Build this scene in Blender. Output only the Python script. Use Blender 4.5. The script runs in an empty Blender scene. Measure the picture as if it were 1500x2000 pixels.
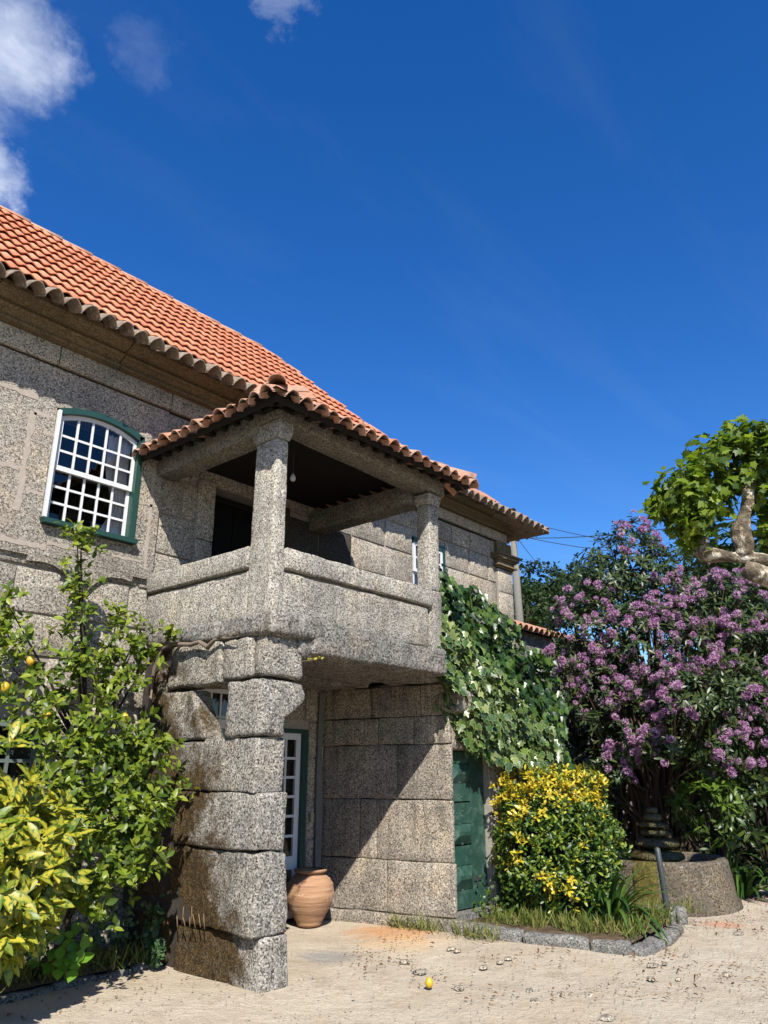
import bpy, bmesh, math, random
import numpy as np
from mathutils import Vector, Matrix, noise, Euler
random.seed(7); RS = np.random.RandomState(7)
S = bpy.context.scene
COL = S.collection
# ------------------------------------------------------------------ camera, sky, sun, exposure
CAM = Vector((-4.597, -5.262, 1.6)); HEAD = math.radians(40.827); PITCH = math.radians(18.915)
cd = bpy.data.cameras.new('camera'); cam = bpy.data.objects.new('camera', cd); COL.objects.link(cam)
cam.location = CAM; cam.rotation_euler = (math.radians(90) + PITCH, 0, HEAD - math.radians(90))
cd.sensor_fit = 'VERTICAL'; cd.sensor_height = 24; cd.lens = 18; cd.clip_start = .05; cd.clip_end = 2000
S.camera = cam
SUN_TO = Vector((-.70, -.796, 1.0)).normalized()
w = bpy.data.worlds.new('World'); S.world = w; w.use_nodes = True
nt = w.node_tree; nt.nodes.clear()
def N(nt, t, **k):
    n = nt.nodes.new(t)
    for a, b in k.items():
        if a == 'i':
            for x, y in b.items(): n.inputs[x].default_value = y
        else: setattr(n, a, b)
    return n
def L(nt, a, b): nt.links.new(a, b)
out = N(nt, 'ShaderNodeOutputWorld'); bg = N(nt, 'ShaderNodeBackground'); bg.inputs[1].default_value = .0527
sky = N(nt, 'ShaderNodeTexSky', sky_type='NISHITA', sun_disc=False)
sky.sun_elevation = math.asin(SUN_TO.z); sky.sun_rotation = math.atan2(SUN_TO.x, SUN_TO.y)
sky.air_density = 1.0; sky.dust_density = .1; sky.ozone_density = 1.5; sky.altitude = 300
hs = N(nt, 'ShaderNodeHueSaturation', i={'Saturation': 1.4, 'Value': 1.35, 'Hue': .51}); L(nt, sky.outputs[0], hs.inputs['Color'])
tint = N(nt, 'ShaderNodeMix', data_type='RGBA', blend_type='MULTIPLY'); tint.inputs['Factor'].default_value = 1; tint.inputs['B'].default_value = (1.02, 1.16, 1.3, 1); L(nt, hs.outputs[0], tint.inputs['A'])
tc = N(nt, 'ShaderNodeTexCoord')
# thin clouds: high in the sky to the left, faint streaks elsewhere
def vm(op, a, b=None):
    n = N(nt, 'ShaderNodeVectorMath', operation=op)
    if hasattr(a, 'links'): L(nt, a, n.inputs[0])
    else: n.inputs[0].default_value = a
    if b is not None:
        if hasattr(b, 'links'): L(nt, b, n.inputs[1])
        else: n.inputs[1].default_value = b
    return n
def mth(nt, op, a, b=None, c=False):
    n = N(nt, 'ShaderNodeMath', operation=op, use_clamp=c)
    for i, v in enumerate((a, b)):
        if v is None: continue
        if hasattr(v, 'links'): L(nt, v, n.inputs[i])
        else: n.inputs[i].default_value = v
    return n.outputs[0]
sep = N(nt, 'ShaderNodeSeparateXYZ'); L(nt, tc.outputs['Generated'], sep.inputs[0])
zc = mth(nt, 'MAXIMUM', sep.outputs[2], .05)
u = mth(nt, 'DIVIDE', sep.outputs[0], zc); v = mth(nt, 'DIVIDE', sep.outputs[1], zc)
cmb = N(nt, 'ShaderNodeCombineXYZ'); L(nt, u, cmb.inputs[0]); L(nt, v, cmb.inputs[1])
nz = N(nt, 'ShaderNodeTexNoise', i={'Scale': 2.4, 'Detail': 8, 'Roughness': .62, 'Distortion': .5}); L(nt, cmb.outputs[0], nz.inputs['Vector'])
nd = N(nt, 'ShaderNodeTexNoise', i={'Scale': 9, 'Detail': 6, 'Roughness': .65}); L(nt, tc.outputs['Generated'], nd.inputs['Vector'])
wob_ = vm('ADD', tc.outputs['Generated'], None); sc_ = vm('MULTIPLY', nd.outputs['Color'], (.16, .16, .16)); sb_ = vm('SUBTRACT', sc_.outputs[0], (.08, .08, .08)); L(nt, sb_.outputs[0], wob_.inputs[1]); wn_ = vm('NORMALIZE', wob_.outputs[0])
def lobe(vec, lo, hi):                                     # soft round patch of sky about a direction
    d = vm('DOT_PRODUCT', wn_.outputs[0], tuple(Vector(vec).normalized()))
    m = N(nt, 'ShaderNodeMapRange', clamp=True, interpolation_type='SMOOTHSTEP', i={'From Min': lo, 'From Max': hi, 'To Min': 0, 'To Max': 1})
    L(nt, d.outputs['Value'], m.inputs['Value']); return m.outputs[0]
def skydir(x, y):
    cp, sp, ch, sh = math.cos(PITCH), math.sin(PITCH), math.cos(HEAD), math.sin(HEAD)
    F = Vector((ch * cp, sh * cp, sp)); R = Vector((sh, -ch, 0)); U = R.cross(F)
    return F + R * ((x - 750) / 1500) + U * ((1000 - y) / 1500)
CL = [((0, 75), .9952, .9999, .82), ((-80, 345), .9978, 1.0, .9), ((545, 0), .9991, 1.0, .6), ((310, 95), .9990, 1.0, .14), ((-420, 100), .975, .995, .9)]
acc = None
for (p, lo, hi, a) in CL:
    m = mth(nt, 'MULTIPLY', lobe(skydir(*p), lo, hi), a)
    acc = m if acc is None else mth(nt, 'MAXIMUM', acc, m)
n2 = N(nt, 'ShaderNodeMapRange', clamp=True, i={'From Min': .34, 'From Max': .72, 'To Min': -.25, 'To Max': 1.0}); L(nt, nz.outputs[0], n2.inputs['Value'])
cl = mth(nt, 'MULTIPLY', acc, mth(nt, 'ADD', n2.outputs[0], mth(nt, 'MULTIPLY', acc, .55)), True)
mp = N(nt, 'ShaderNodeMapping'); mp.inputs['Scale'].default_value = (.5, 2.2, 1); mp.inputs['Rotation'].default_value = (0, 0, -.5); L(nt, cmb.outputs[0], mp.inputs[0])
nw = N(nt, 'ShaderNodeTexNoise', i={'Scale': 1.5, 'Detail': 7, 'Roughness': .6, 'Distortion': .4}); L(nt, mp.outputs[0], nw.inputs['Vector'])
wr = N(nt, 'ShaderNodeMapRange', clamp=True, i={'From Min': .5, 'From Max': .85, 'To Min': 0, 'To Max': .028}); L(nt, nw.outputs[0], wr.inputs['Value'])
fac = mth(nt, 'MAXIMUM', cl, wr.outputs[0], True)
mix = N(nt, 'ShaderNodeMix', data_type='RGBA'); L(nt, fac, mix.inputs['Factor']); L(nt, tint.outputs['Result'], mix.inputs['A']); mix.inputs['B'].default_value = (9.6, 10.3, 11.6, 1)
L(nt, mix.outputs['Result'], bg.inputs[0]); L(nt, bg.outputs[0], out.inputs[0])
sl = bpy.data.lights.new('sun', 'SUN'); sl.energy = 5.0; sl.angle = math.radians(.53); sl.color = (1, .955, .88)
so = bpy.data.objects.new('sun', sl); COL.objects.link(so); so.rotation_euler = (-SUN_TO).to_track_quat('-Z', 'Y').to_euler(); so.location = (-20, -20, 30)
S.view_settings.view_transform = 'Standard'; S.view_settings.look = 'None'; S.view_settings.gamma = 1
S.view_settings.use_curve_mapping = False; S.view_settings.exposure = 1.0

# ------------------------------------------------------------------ helpers
_cp, _sp, _ch, _sh = math.cos(PITCH), math.sin(PITCH), math.cos(HEAD), math.sin(HEAD)
_F = Vector((_ch * _cp, _sh * _cp, _sp)); _R = Vector((_sh, -_ch, 0)); _U = _R.cross(_F)
def survey(x, y, dist):
    """metric position of a surveyed point: bearing/elevation taken from the photograph plus a horizontal distance in metres"""
    d = _F + _R * ((x - 750) / 1500) + _U * ((1000 - y) / 1500)
    return CAM + d * (dist / math.hypot(d.x, d.y))
def gpt(x, y, z=0):
    d = _F + _R * ((x - 750) / 1500) + _U * ((1000 - y) / 1500)
    return CAM + d * ((z - CAM.z) / d.z)
def tag(o, label=None, cat=None, group=None, kind=None):
    if label: o['label'] = label
    if cat: o['category'] = cat
    if group: o['group'] = group
    if kind: o['kind'] = kind
    return o
def empty(name, loc=(0, 0, 0), **k):
    o = bpy.data.objects.new(name, None); COL.objects.link(o); o.location = loc; o.empty_display_size = .1
    return tag(o, **k)
def link(name, me, mat=None, parent=None, smooth=False, **k):
    if mat and not me.materials: me.materials.append(mat)
    if smooth and len(me.polygons): me.polygons.foreach_set('use_smooth', [True] * len(me.polygons))
    o = bpy.data.objects.new(name, me); COL.objects.link(o)
    if parent:
        o.parent = parent
        p = parent; T = Vector((0, 0, 0))
        while p: T += p.location; p = p.parent
        o.location = -T                                       # geometry is given in world metres
    return tag(o, **k)
def mesh(name, vs, fs):
    me = bpy.data.meshes.new(name); me.from_pydata([tuple(v) for v in vs], [], fs); me.update(); return me
class MB:
    def __init__(s): s.v = []; s.f = []
    def add(s, vs, fs):
        b = len(s.v); s.v += [tuple(v) for v in vs]; s.f += [tuple(i + b for i in f) for f in fs]; return s
    def box(s, x0, x1, y0, y1, z0, z1):
        vs = [(x, y, z) for z in (z0, z1) for y in (y0, y1) for x in (x0, x1)]
        return s.add(vs, [(0, 2, 3, 1), (4, 5, 7, 6), (0, 1, 5, 4), (2, 6, 7, 3), (0, 4, 6, 2), (1, 3, 7, 5)])
    def prism(s, poly, y0, y1):                              # polygon in XZ pushed along Y (anticlockwise seen from -Y)
        n = len(poly); vs = [(x, y0, z) for x, z in poly] + [(x, y1, z) for x, z in poly]
        fs = [tuple(range(n)), tuple(range(2 * n - 1, n - 1, -1))] + [(i, i + n, (i + 1) % n + n, (i + 1) % n) for i in range(n)]
        return s.add(vs, fs)
    def tube(s, pts, rad, n=7, cap=True):
        pts = [Vector(p) for p in pts]; b = len(s.v); up = None
        for i, p in enumerate(pts):
            t = (pts[min(i + 1, len(pts) - 1)] - pts[max(i - 1, 0)]).normalized()
            if up is None: up = t.orthogonal().normalized()
            up = (up - t * up.dot(t)).normalized(); sd = t.cross(up); r = rad[i] if hasattr(rad, '__len__') else rad
            for k in range(n):
                a = 2 * math.pi * k / n; s.v.append(tuple(p + (up * math.cos(a) + sd * math.sin(a)) * r))
        for i in range(len(pts) - 1):
            for k in range(n):
                a, c = b + i * n + k, b + i * n + (k + 1) % n; s.f.append((a, c, c + n, a + n))
        if cap: s.f.append(tuple(b + k for k in range(n))[::-1]); s.f.append(tuple(b + (len(pts) - 1) * n + k for k in range(n)))
        return s
    def lathe(s, prof, c=(0, 0, 0), n=32, wob=0):
        b = len(s.v)
        for j, (r, z) in enumerate(prof):
            for k in range(n):
                a = 2 * math.pi * k / n; q = Vector((math.cos(a) * r, math.sin(a) * r, z))
                if wob: q *= 1 + wob * noise.noise(Vector((math.cos(a) * 1.5, math.sin(a) * 1.5, z * 4))); q.z = z
                s.v.append((c[0] + q.x, c[1] + q.y, c[2] + q.z))
        for j in range(len(prof) - 1):
            for k in range(n):
                a, d = b + j * n + k, b + j * n + (k + 1) % n; s.f.append((a, d, d + n, a + n))
        return s
    def mesh(s, name='mesh'): return mesh(name, s.v, s.f)
    def build(s, name, mat, parent=None, smooth=False, **k): return link(name, s.mesh(name), mat, parent, smooth, **k)
def rbox(x0, x1, y0, y1, z0, z1, seg=.09, r=.03, amp=.01, fr=3.5, seed=0, warp=None, jit=0, maxn=26):
    """a hewn stone: subdivided box, rounded edges, uneven faces"""
    d = (x1 - x0, y1 - y0, z1 - z0); n = [max(2, min(maxn, int(round(q / seg)))) for q in d]
    def axis(a, b, k):                                       # rows next to the edges sit close to them, so the rounding is tight
        e = min(r * .9, (b - a) * .2); return [a, a + e] + [a + e + (b - a - 2 * e) * i / (k - 1) for i in range(1, k - 1)] + [b - e, b] if k > 2 else [a, a + e, b - e, b]
    ax = [axis(x0, x1, n[0]), axis(y0, y1, n[1]), axis(z0, z1, n[2])]
    m = [len(q) - 1 for q in ax]; idx = {}; V = []; Fs = []
    r = min(r, min(d) * .45); off = Vector((seed * 7.13 + .5, seed * 3.7 - 2, seed * 1.9 + 4))
    cj = [[(random.uniform(-jit, jit)) for _ in range(8)] for _ in range(3)]
    def vert(i, j, k):
        key = (i, j, k)
        if key in idx: return idx[key]
        p = Vector((ax[0][i], ax[1][j], ax[2][k]))
        c = Vector((min(max(p.x, x0 + r), x1 - r), min(max(p.y, y0 + r), y1 - r), min(max(p.z, z0 + r), z1 - r)))
        nn = p - c; nn = nn.normalized() if nn.length > 1e-9 else Vector((0, 0, 1))
        q = c + nn * r
        if amp: q += nn * (noise.noise((p + off) * fr) * amp + noise.noise((p + off) * fr * 3.1) * amp * .5 + noise.noise((p + off) * fr * 8) * amp * .45)
        if jit:
            fx, fy, fz = (p.x - x0) / d[0], (p.y - y0) / d[1], (p.z - z0) / d[2]
            for a in range(3):
                t = 0
                for cidx in range(8):
                    wx = fx if cidx & 1 else 1 - fx; wy = fy if cidx & 2 else 1 - fy; wz = fz if cidx & 4 else 1 - fz
                    t += cj[a][cidx] * wx * wy * wz
                q[a] += t
        if warp: q = Vector(warp(q))
        idx[key] = len(V); V.append(q); return idx[key]
    for a, b, c in ((0, 1, 2), (1, 2, 0), (2, 0, 1)):
        for side in (0, m[c]):
            for i in range(m[a]):
                for j in range(m[b]):
                    def g(ii, jj):
                        t = [0, 0, 0]; t[a] = ii; t[b] = jj; t[c] = side; return vert(*t)
                    f = (g(i, j), g(i + 1, j), g(i + 1, j + 1), g(i, j + 1)); Fs.append(f if side else f[::-1])
    return V, Fs
_sd = [0]
def stone(name, bounds, mat, parent, r=.03, amp=.01, seg=.09, warp=None, jit=0, fr=3.5, **k):
    _sd[0] += 1; v, f = rbox(*bounds, seg=seg, r=r, amp=amp, seed=_sd[0] * .37, warp=warp, jit=jit, fr=fr)
    return link(name, mesh(name, v, f), mat, parent, True, **k)

# ------------------------------------------------------------------ materials
def newmat(name):
    m = bpy.data.materials.new(name); m.use_nodes = True; nt = m.node_tree; nt.nodes.clear()
    o = N(nt, 'ShaderNodeOutputMaterial'); p = N(nt, 'ShaderNodeBsdfPrincipled'); L(nt, p.outputs[0], o.inputs[0]); return m, nt, p, o
def ramp(nt, src, stops, interp='LINEAR'):
    r = N(nt, 'ShaderNodeValToRGB'); e = r.color_ramp.elements; r.color_ramp.interpolation = interp
    while len(e) < len(stops): e.new(.5)
    for i, (p, c) in enumerate(stops): e[i].position = p; e[i].color = (*c, 1) if len(c) == 3 else c
    L(nt, src, r.inputs[0]); return r.outputs[0]
def g3(v): return (v, v, v)
def mixc(nt, f, a, b, mode='MIX'):
    n = N(nt, 'ShaderNodeMix', data_type='RGBA', blend_type=mode)
    for s, v in ((n.inputs['Factor'], f), (n.inputs['A'], a), (n.inputs['B'], b)):
        if hasattr(v, 'links'): L(nt, v, s)
        else: s.default_value = v if not isinstance(v, tuple) or len(v) == 4 else (*v, 1)
    return n.outputs['Result']
def tnoise(nt, pos, sc, det=4, ro=.55, di=0):
    n = N(nt, 'ShaderNodeTexNoise', i={'Scale': sc, 'Detail': det, 'Roughness': ro, 'Distortion': di}); L(nt, pos, n.inputs['Vector']); return n.outputs[0]
def mrange(nt, src, a, b, c=0, d=1):
    n = N(nt, 'ShaderNodeMapRange', clamp=True, i={'From Min': a, 'From Max': b, 'To Min': c, 'To Max': d}); L(nt, src, n.inputs['Value']); return n.outputs[0]
def bump(nt, p, h, st, dist=.01):
    b = N(nt, 'ShaderNodeBump', i={'Strength': st, 'Distance': dist}); L(nt, h, b.inputs['Height']); L(nt, b.outputs[0], p.inputs['Normal'])
def granite(name, base=(.36, .33, .285), dark=.35, stain=.35, lichen=.3, moss=0, grain=62, bstr=.75, tone=.2, speck=1.0, k=.57):
    base = tuple(q * k for q in base); grain *= 1.12; speck *= 1.08
    m, nt, p, o = newmat(name); pos = N(nt, 'ShaderNodeNewGeometry').outputs['Position']
    oi = N(nt, 'ShaderNodeObjectInfo').outputs['Random']
    gr = tnoise(nt, pos, grain, 3, .7); g2 = tnoise(nt, pos, grain * 2.6, 2, .6)
    vo = N(nt, 'ShaderNodeTexVoronoi', i={'Scale': grain * 1.2}); L(nt, pos, vo.inputs['Vector'])
    sv = N(nt, 'ShaderNodeSeparateColor'); L(nt, vo.outputs['Color'], sv.inputs[0])
    mixg = mth(nt, 'ADD', mth(nt, 'MULTIPLY', gr, .55), mth(nt, 'ADD', mth(nt, 'MULTIPLY', g2, .2), mth(nt, 'MULTIPLY', sv.outputs[0], .25)))
    lo = 1 - .8 * speck * .75; hi = 1 + .8 * speck
    sp = ramp(nt, mixg, [(.33, g3(lo * .35)), (.415, g3(lo + .15)), (.475, g3(.95)), (.56, g3(1.12)), (.66, g3(hi))])
    big = tnoise(nt, pos, 1.3, 4, .6); mid = tnoise(nt, pos, 4.5, 5, .65)
    c0 = tuple(q * (1 - tone) for q in base); c1 = (base[0] * (1 + tone), base[1] * (1 + tone * .8), base[2] * (1 + tone * .4))
    col = ramp(nt, big, [(.3, c0), (.5, base), (.7, c1)])
    wm = N(nt, 'ShaderNodeMapRange', clamp=True, i={'From Min': 0, 'From Max': 1, 'To Min': .84, 'To Max': 1.14}); L(nt, oi, wm.inputs['Value'])
    col = mixc(nt, 1.0, col, wm.outputs[0], 'MULTIPLY')
    col = mixc(nt, mrange(nt, tnoise(nt, pos, 2.1, 3, .6, .4), .52, .68, 0, .28), col, (base[0] * 1.16, base[1] * .95, base[2] * .72))
    col = mixc(nt, 1.0, col, sp, 'MULTIPLY')
    st = mth(nt, 'MULTIPLY', mrange(nt, mid, .5, .66, 0, stain), mrange(nt, gr, .3, .62, 1, .45))
    col = mixc(nt, st, col, (.045, .042, .036))
    smp = N(nt, 'ShaderNodeMapping'); smp.inputs['Scale'].default_value = (5, 5, .7); L(nt, pos, smp.inputs[0])
    stk = tnoise(nt, smp.outputs[0], 1.6, 5, .7)
    col = mixc(nt, mth(nt, 'MULTIPLY', mrange(nt, stk, .52, .68, 0, min(.75, stain * 1.1)), mrange(nt, big, .35, .6, .3, 1)), col, (.055, .05, .042))
    li = tnoise(nt, pos, 9, 4, .7, .3)
    col = mixc(nt, mth(nt, 'MULTIPLY', mrange(nt, li, .58, .66, 0, lichen), mrange(nt, big, .4, .55)), col, (.25, .25, .23))
    h = gr
    if moss:
        sx = N(nt, 'ShaderNodeSeparateXYZ'); L(nt, pos, sx.inputs[0])
        edge = mth(nt, 'ADD', sx.outputs[1], mth(nt, 'MULTIPLY', mth(nt, 'SUBTRACT', tnoise(nt, pos, 2.0, 7, .72), .5), 2.4))
        low = mth(nt, 'MULTIPLY', mth(nt, 'SUBTRACT', 1.15, sx.outputs[2]), .42)
        mk = mth(nt, 'MULTIPLY', mrange(nt, mth(nt, 'ADD', edge, low), .42, .78, 0, moss), mrange(nt, gr, .44, .66, 1, .82))
        mcol = ramp(nt, tnoise(nt, pos, 26, 4, .75), [(.3, (.008, .005, .0015)), (.5, (.04, .023, .006)), (.72, (.10, .06, .016))])
        col = mixc(nt, mk, col, mcol)
    L(nt, col, p.inputs['Base Color']); p.inputs['Roughness'].default_value = .95; p.inputs['Specular IOR Level'].default_value = .15
    bump(nt, p, mth(nt, 'ADD', mixg, mth(nt, 'MULTIPLY', mid, .5)), bstr, .022)
    return m
def plain(name, col, rough=.6, spec=.3, var=.12, sc=14, bst=.1, metal=0, dirt=None, coat=0):
    col = tuple(q * .56 for q in col)
    m, nt, p, o = newmat(name); tcn = N(nt, 'ShaderNodeTexCoord').outputs['Object']
    n = tnoise(nt, tcn, sc, 5, .65)
    c = ramp(nt, n, [(.3, tuple(q * (1 - var) for q in col)), (.7, tuple(min(1, q * (1 + var)) for q in col))])
    if dirt: c = mixc(nt, mrange(nt, tnoise(nt, tcn, sc * .4, 6, .75), .5, .7, 0, dirt[0]), c, dirt[1])
    L(nt, c, p.inputs['Base Color']); p.inputs['Roughness'].default_value = rough; p.inputs['Specular IOR Level'].default_value = spec; p.inputs['Metallic'].default_value = metal
    if bst: bump(nt, p, n, bst, .01)
    return m
def leafmat(name, stops, trans=.35, rough=.38, spec=.5, edge=None, spots=None, tcol=1.6, patch=None):
    """stops: colours spread over the leaves at random; edge: colour of the leaf margin; spots: mottling"""
    stops = [tuple(q * .6 for q in c_) for c_ in stops]
    m, nt, p, o = newmat(name); g = N(nt, 'ShaderNodeNewGeometry'); oi = N(nt, 'ShaderNodeObjectInfo')
    r = mth(nt, 'FRACT', mth(nt, 'ADD', g.outputs['Random Per Island'], oi.outputs['Random']))
    k = len(stops); c = ramp(nt, r, [(i / max(1, k - 1), s) for i, s in enumerate(stops)])
    uv = N(nt, 'ShaderNodeUVMap'); su = N(nt, 'ShaderNodeSeparateXYZ'); L(nt, uv.outputs[0], su.inputs[0])
    if edge:
        e = mth(nt, 'ABSOLUTE', mth(nt, 'SUBTRACT', su.outputs[0], .5))
        wob = mth(nt, 'MULTIPLY', mth(nt, 'SUBTRACT', tnoise(nt, g.outputs['Position'], 45, 3), .5), .35)
        f = mrange(nt, mth(nt, 'ADD', e, wob), edge[1], edge[1] + .08); c = mixc(nt, mth(nt, 'MULTIPLY', f, edge[2] if len(edge) > 2 else 1), c, edge[0])
    if spots: c = mixc(nt, mrange(nt, tnoise(nt, g.outputs['Position'], spots[1], 2, .5), spots[2], spots[2] + .05), c, spots[0])
    if patch: c = mixc(nt, mrange(nt, tnoise(nt, g.outputs['Position'], patch[1], 3, .6), patch[2], patch[2] + .08, 0, patch[3]), c, patch[0])
    rib = mrange(nt, mth(nt, 'ABSOLUTE', mth(nt, 'SUBTRACT', su.outputs[0], .5)), 0, .035, .25, 0); c = mixc(nt, rib, c, (.3, .36, .12))
    L(nt, c, p.inputs['Base Color']); p.inputs['Roughness'].default_value = rough; p.inputs['Specular IOR Level'].default_value = spec * .75
    tr = N(nt, 'ShaderNodeBsdfTranslucent'); L(nt, mixc(nt, 1.0, c, (tcol, tcol * 1.05, tcol * .4, 1), 'MULTIPLY'), tr.inputs[0])
    mx = N(nt, 'ShaderNodeMixShader', i={0: trans}); L(nt, p.outputs[0], mx.inputs[1]); L(nt, tr.outputs[0], mx.inputs[2]); L(nt, mx.outputs[0], o.inputs[0])
    return m
M = {}
M['facade'] = granite('facade_granite', (.48, .432, .36), stain=.22, lichen=.2, grain=58, tone=.26, bstr=.6)
M['pier'] = granite('mossy_granite', (.43, .40, .345), stain=.5, lichen=.5, moss=1, grain=56, bstr=1.0, tone=.2, speck=1.15)
M['porch'] = granite('porch_granite', (.49, .455, .39), stain=.42, lichen=.5, grain=62, bstr=.8, tone=.3)
M['beam'] = granite('beam_granite', (.31, .285, .235), stain=.4, lichen=.1, grain=60, bstr=.8)
M['slab'] = granite('slab_granite', (.30, .28, .25), stain=.9, lichen=.75, grain=50, bstr=1.0, speck=1.1)
M['inner'] = granite('passage_granite', (.40, .35, .285), stain=.6, lichen=.2, grain=58, bstr=.7, tone=.34)
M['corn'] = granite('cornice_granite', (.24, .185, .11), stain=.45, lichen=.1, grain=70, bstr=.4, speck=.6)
M['kerb'] = granite('kerb_granite', (.27, .26, .24), stain=.5, lichen=.5, grain=60, bstr=.8)
M['basin'] = granite('basin_stone', (.17, .14, .10), stain=.9, lichen=.75, grain=44, bstr=1.0, speck=.8, tone=.45)
M['porch_shade'] = granite('porch_shade_granite', (.07, .066, .062), stain=.6, lichen=.0, grain=58, tone=.2, bstr=.4, speck=.7)  # dark copy of the facade granite, porch shade put into its colour
M['mortar'] = plain('mortar', (.42, .38, .32), .95, .1, .18, 22, .5, dirt=(.4, (.2, .18, .15)))
M['mortar_dark'] = plain('dark_joint', (.07, .06, .05), .95, .1, .3, 20, .5)
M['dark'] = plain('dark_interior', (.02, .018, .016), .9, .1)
M['wood_dark'] = plain('old_timber', (.022, .016, .012), .85, .2, .4, 30, .4)
M['green'] = plain('green_paint', (.032, .088, .068), .38, .5, .2, 18, .12, dirt=(.55, (.09, .15, .12)))
M['trim'] = plain('green_trim_paint', (.018, .07, .054), .4, .5, .12, 18, .06)
M['white'] = plain('white_paint', (.86, .87, .88), .5, .4, .05, 20, .08, dirt=(.25, (.55, .55, .55)))
M['greyframe'] = plain('grey_green_paint', (.16, .2, .18), .5, .4, .1, 20, .05)
M['cloth'] = plain('curtain_cloth', (.8, .8, .8), .9, .1, .1)
M['sand'] = None
M['iron'] = plain('dark_metal_pipe', (.05, .06, .06), .5, .5, .3, 40, .2)
M['switch'] = plain('cream_plastic', (.42, .4, .25), .5, .4)
M['water'] = None
M['bark_grey'] = plain('grey_pole_wood', (.25, .23, .2), .9, .1, .2, 30, .3)
M['twig'] = plain('twig_bark', (.06, .048, .032), .9, .15, .3, 40, .3)
M['vine'] = plain('pale_vine_bark', (.26, .2, .15), .9, .1, .3, 40, .4)
def tilemat(name, a, b, c, lich=0, rough=.85):
    a, b, c = [tuple(q * .68 for q in v) for v in (a, b, c)]
    m, nt, p, o = newmat(name); pos = N(nt, 'ShaderNodeNewGeometry'); oi = N(nt, 'ShaderNodeObjectInfo').outputs['Random']
    r = mth(nt, 'FRACT', mth(nt, 'ADD', pos.outputs['Random Per Island'], oi))
    col = ramp(nt, r, [(0, a), (.5, b), (1, c)]); P = pos.outputs['Position']
    col = mixc(nt, .5, col, ramp(nt, tnoise(nt, P, 3, 5), [(.3, a), (.7, c)]))
    if lich:
        col = mixc(nt, mrange(nt, tnoise(nt, P, 16, 5, .7), .46, .6, 0, lich), col, (.16, .145, .12))
        col = mixc(nt, mrange(nt, tnoise(nt, P, 30, 3, .7), .56, .66, 0, lich * .9), col, (.4, .37, .31))
        col = mixc(nt, mrange(nt, tnoise(nt, P, 7, 5, .7), .55, .65, 0, lich * .8), col, (.05, .045, .04))
    L(nt, col, p.inputs['Base Color']); p.inputs['Roughness'].default_value = rough; p.inputs['Specular IOR Level'].default_value = .2
    bump(nt, p, tnoise(nt, P, 60, 3), .25, .01); return m
M['tile'] = tilemat('orange_roof_tile', (.60, .185, .095), (.68, .235, .12), (.78, .33, .19), .22)
M['ridge'] = tilemat('pale_ridge_tile', (.5, .2, .11), (.55, .27, .17), (.6, .33, .22), .5)
M['eave'] = tilemat('weathered_eave_tile', (.20, .11, .075), (.25, .16, .11), (.34, .26, .19), .9)
M['ptile'] = tilemat('porch_roof_tile', (.44, .17, .09), (.48, .22, .13), (.56, .34, .24), .5)
M['clay'] = None
def glassmat():
    m, nt, p, o = newmat('window_glass'); gl = N(nt, 'ShaderNodeBsdfGlossy', i={'Roughness': .02}); tr = N(nt, 'ShaderNodeBsdfTransparent')
    fr = N(nt, 'ShaderNodeFresnel', i={'IOR': 1.5}); f = mth(nt, 'ADD', fr.outputs[0], .03, True)
    mx = N(nt, 'ShaderNodeMixShader'); L(nt, f, mx.inputs[0]); L(nt, tr.outputs[0], mx.inputs[1]); L(nt, gl.outputs[0], mx.inputs[2]); L(nt, mx.outputs[0], o.inputs[0]); return m
M['glass'] = glassmat()
def watermat():
    m, nt, p, o = newmat('pool_water'); p.inputs['Base Color'].default_value = (.02, .025, .015, 1); p.inputs['Roughness'].default_value = .06; p.inputs['IOR'].default_value = 1.33
    P = N(nt, 'ShaderNodeNewGeometry').outputs['Position']; bump(nt, p, tnoise(nt, P, 14, 3), .5, .02); return m
M['water'] = watermat()
def wetmoss():
    m, nt, p, o = newmat('wet_moss'); P = N(nt, 'ShaderNodeNewGeometry').outputs['Position']
    L(nt, ramp(nt, tnoise(nt, P, 25, 4, .7), [(.3, (.015, .012, .005)), (.5, (.05, .04, .01)), (.7, (.11, .085, .02))]), p.inputs['Base Color'])
    p.inputs['Roughness'].default_value = .25; bump(nt, p, tnoise(nt, P, 45, 3), 1, .03); return m
M['wetmoss'] = wetmoss()
def mossmat():
    m, nt, p, o = newmat('green_moss'); P = N(nt, 'ShaderNodeNewGeometry').outputs['Position']
    L(nt, ramp(nt, tnoise(nt, P, 35, 4, .7), [(.3, (.02, .018, .003)), (.5, (.085, .07, .009)), (.7, (.17, .14, .02))]), p.inputs['Base Color'])
    p.inputs['Roughness'].default_value = 1; bump(nt, p, tnoise(nt, P, 90, 3), 1, .03); return m
M['moss'] = mossmat()
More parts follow.
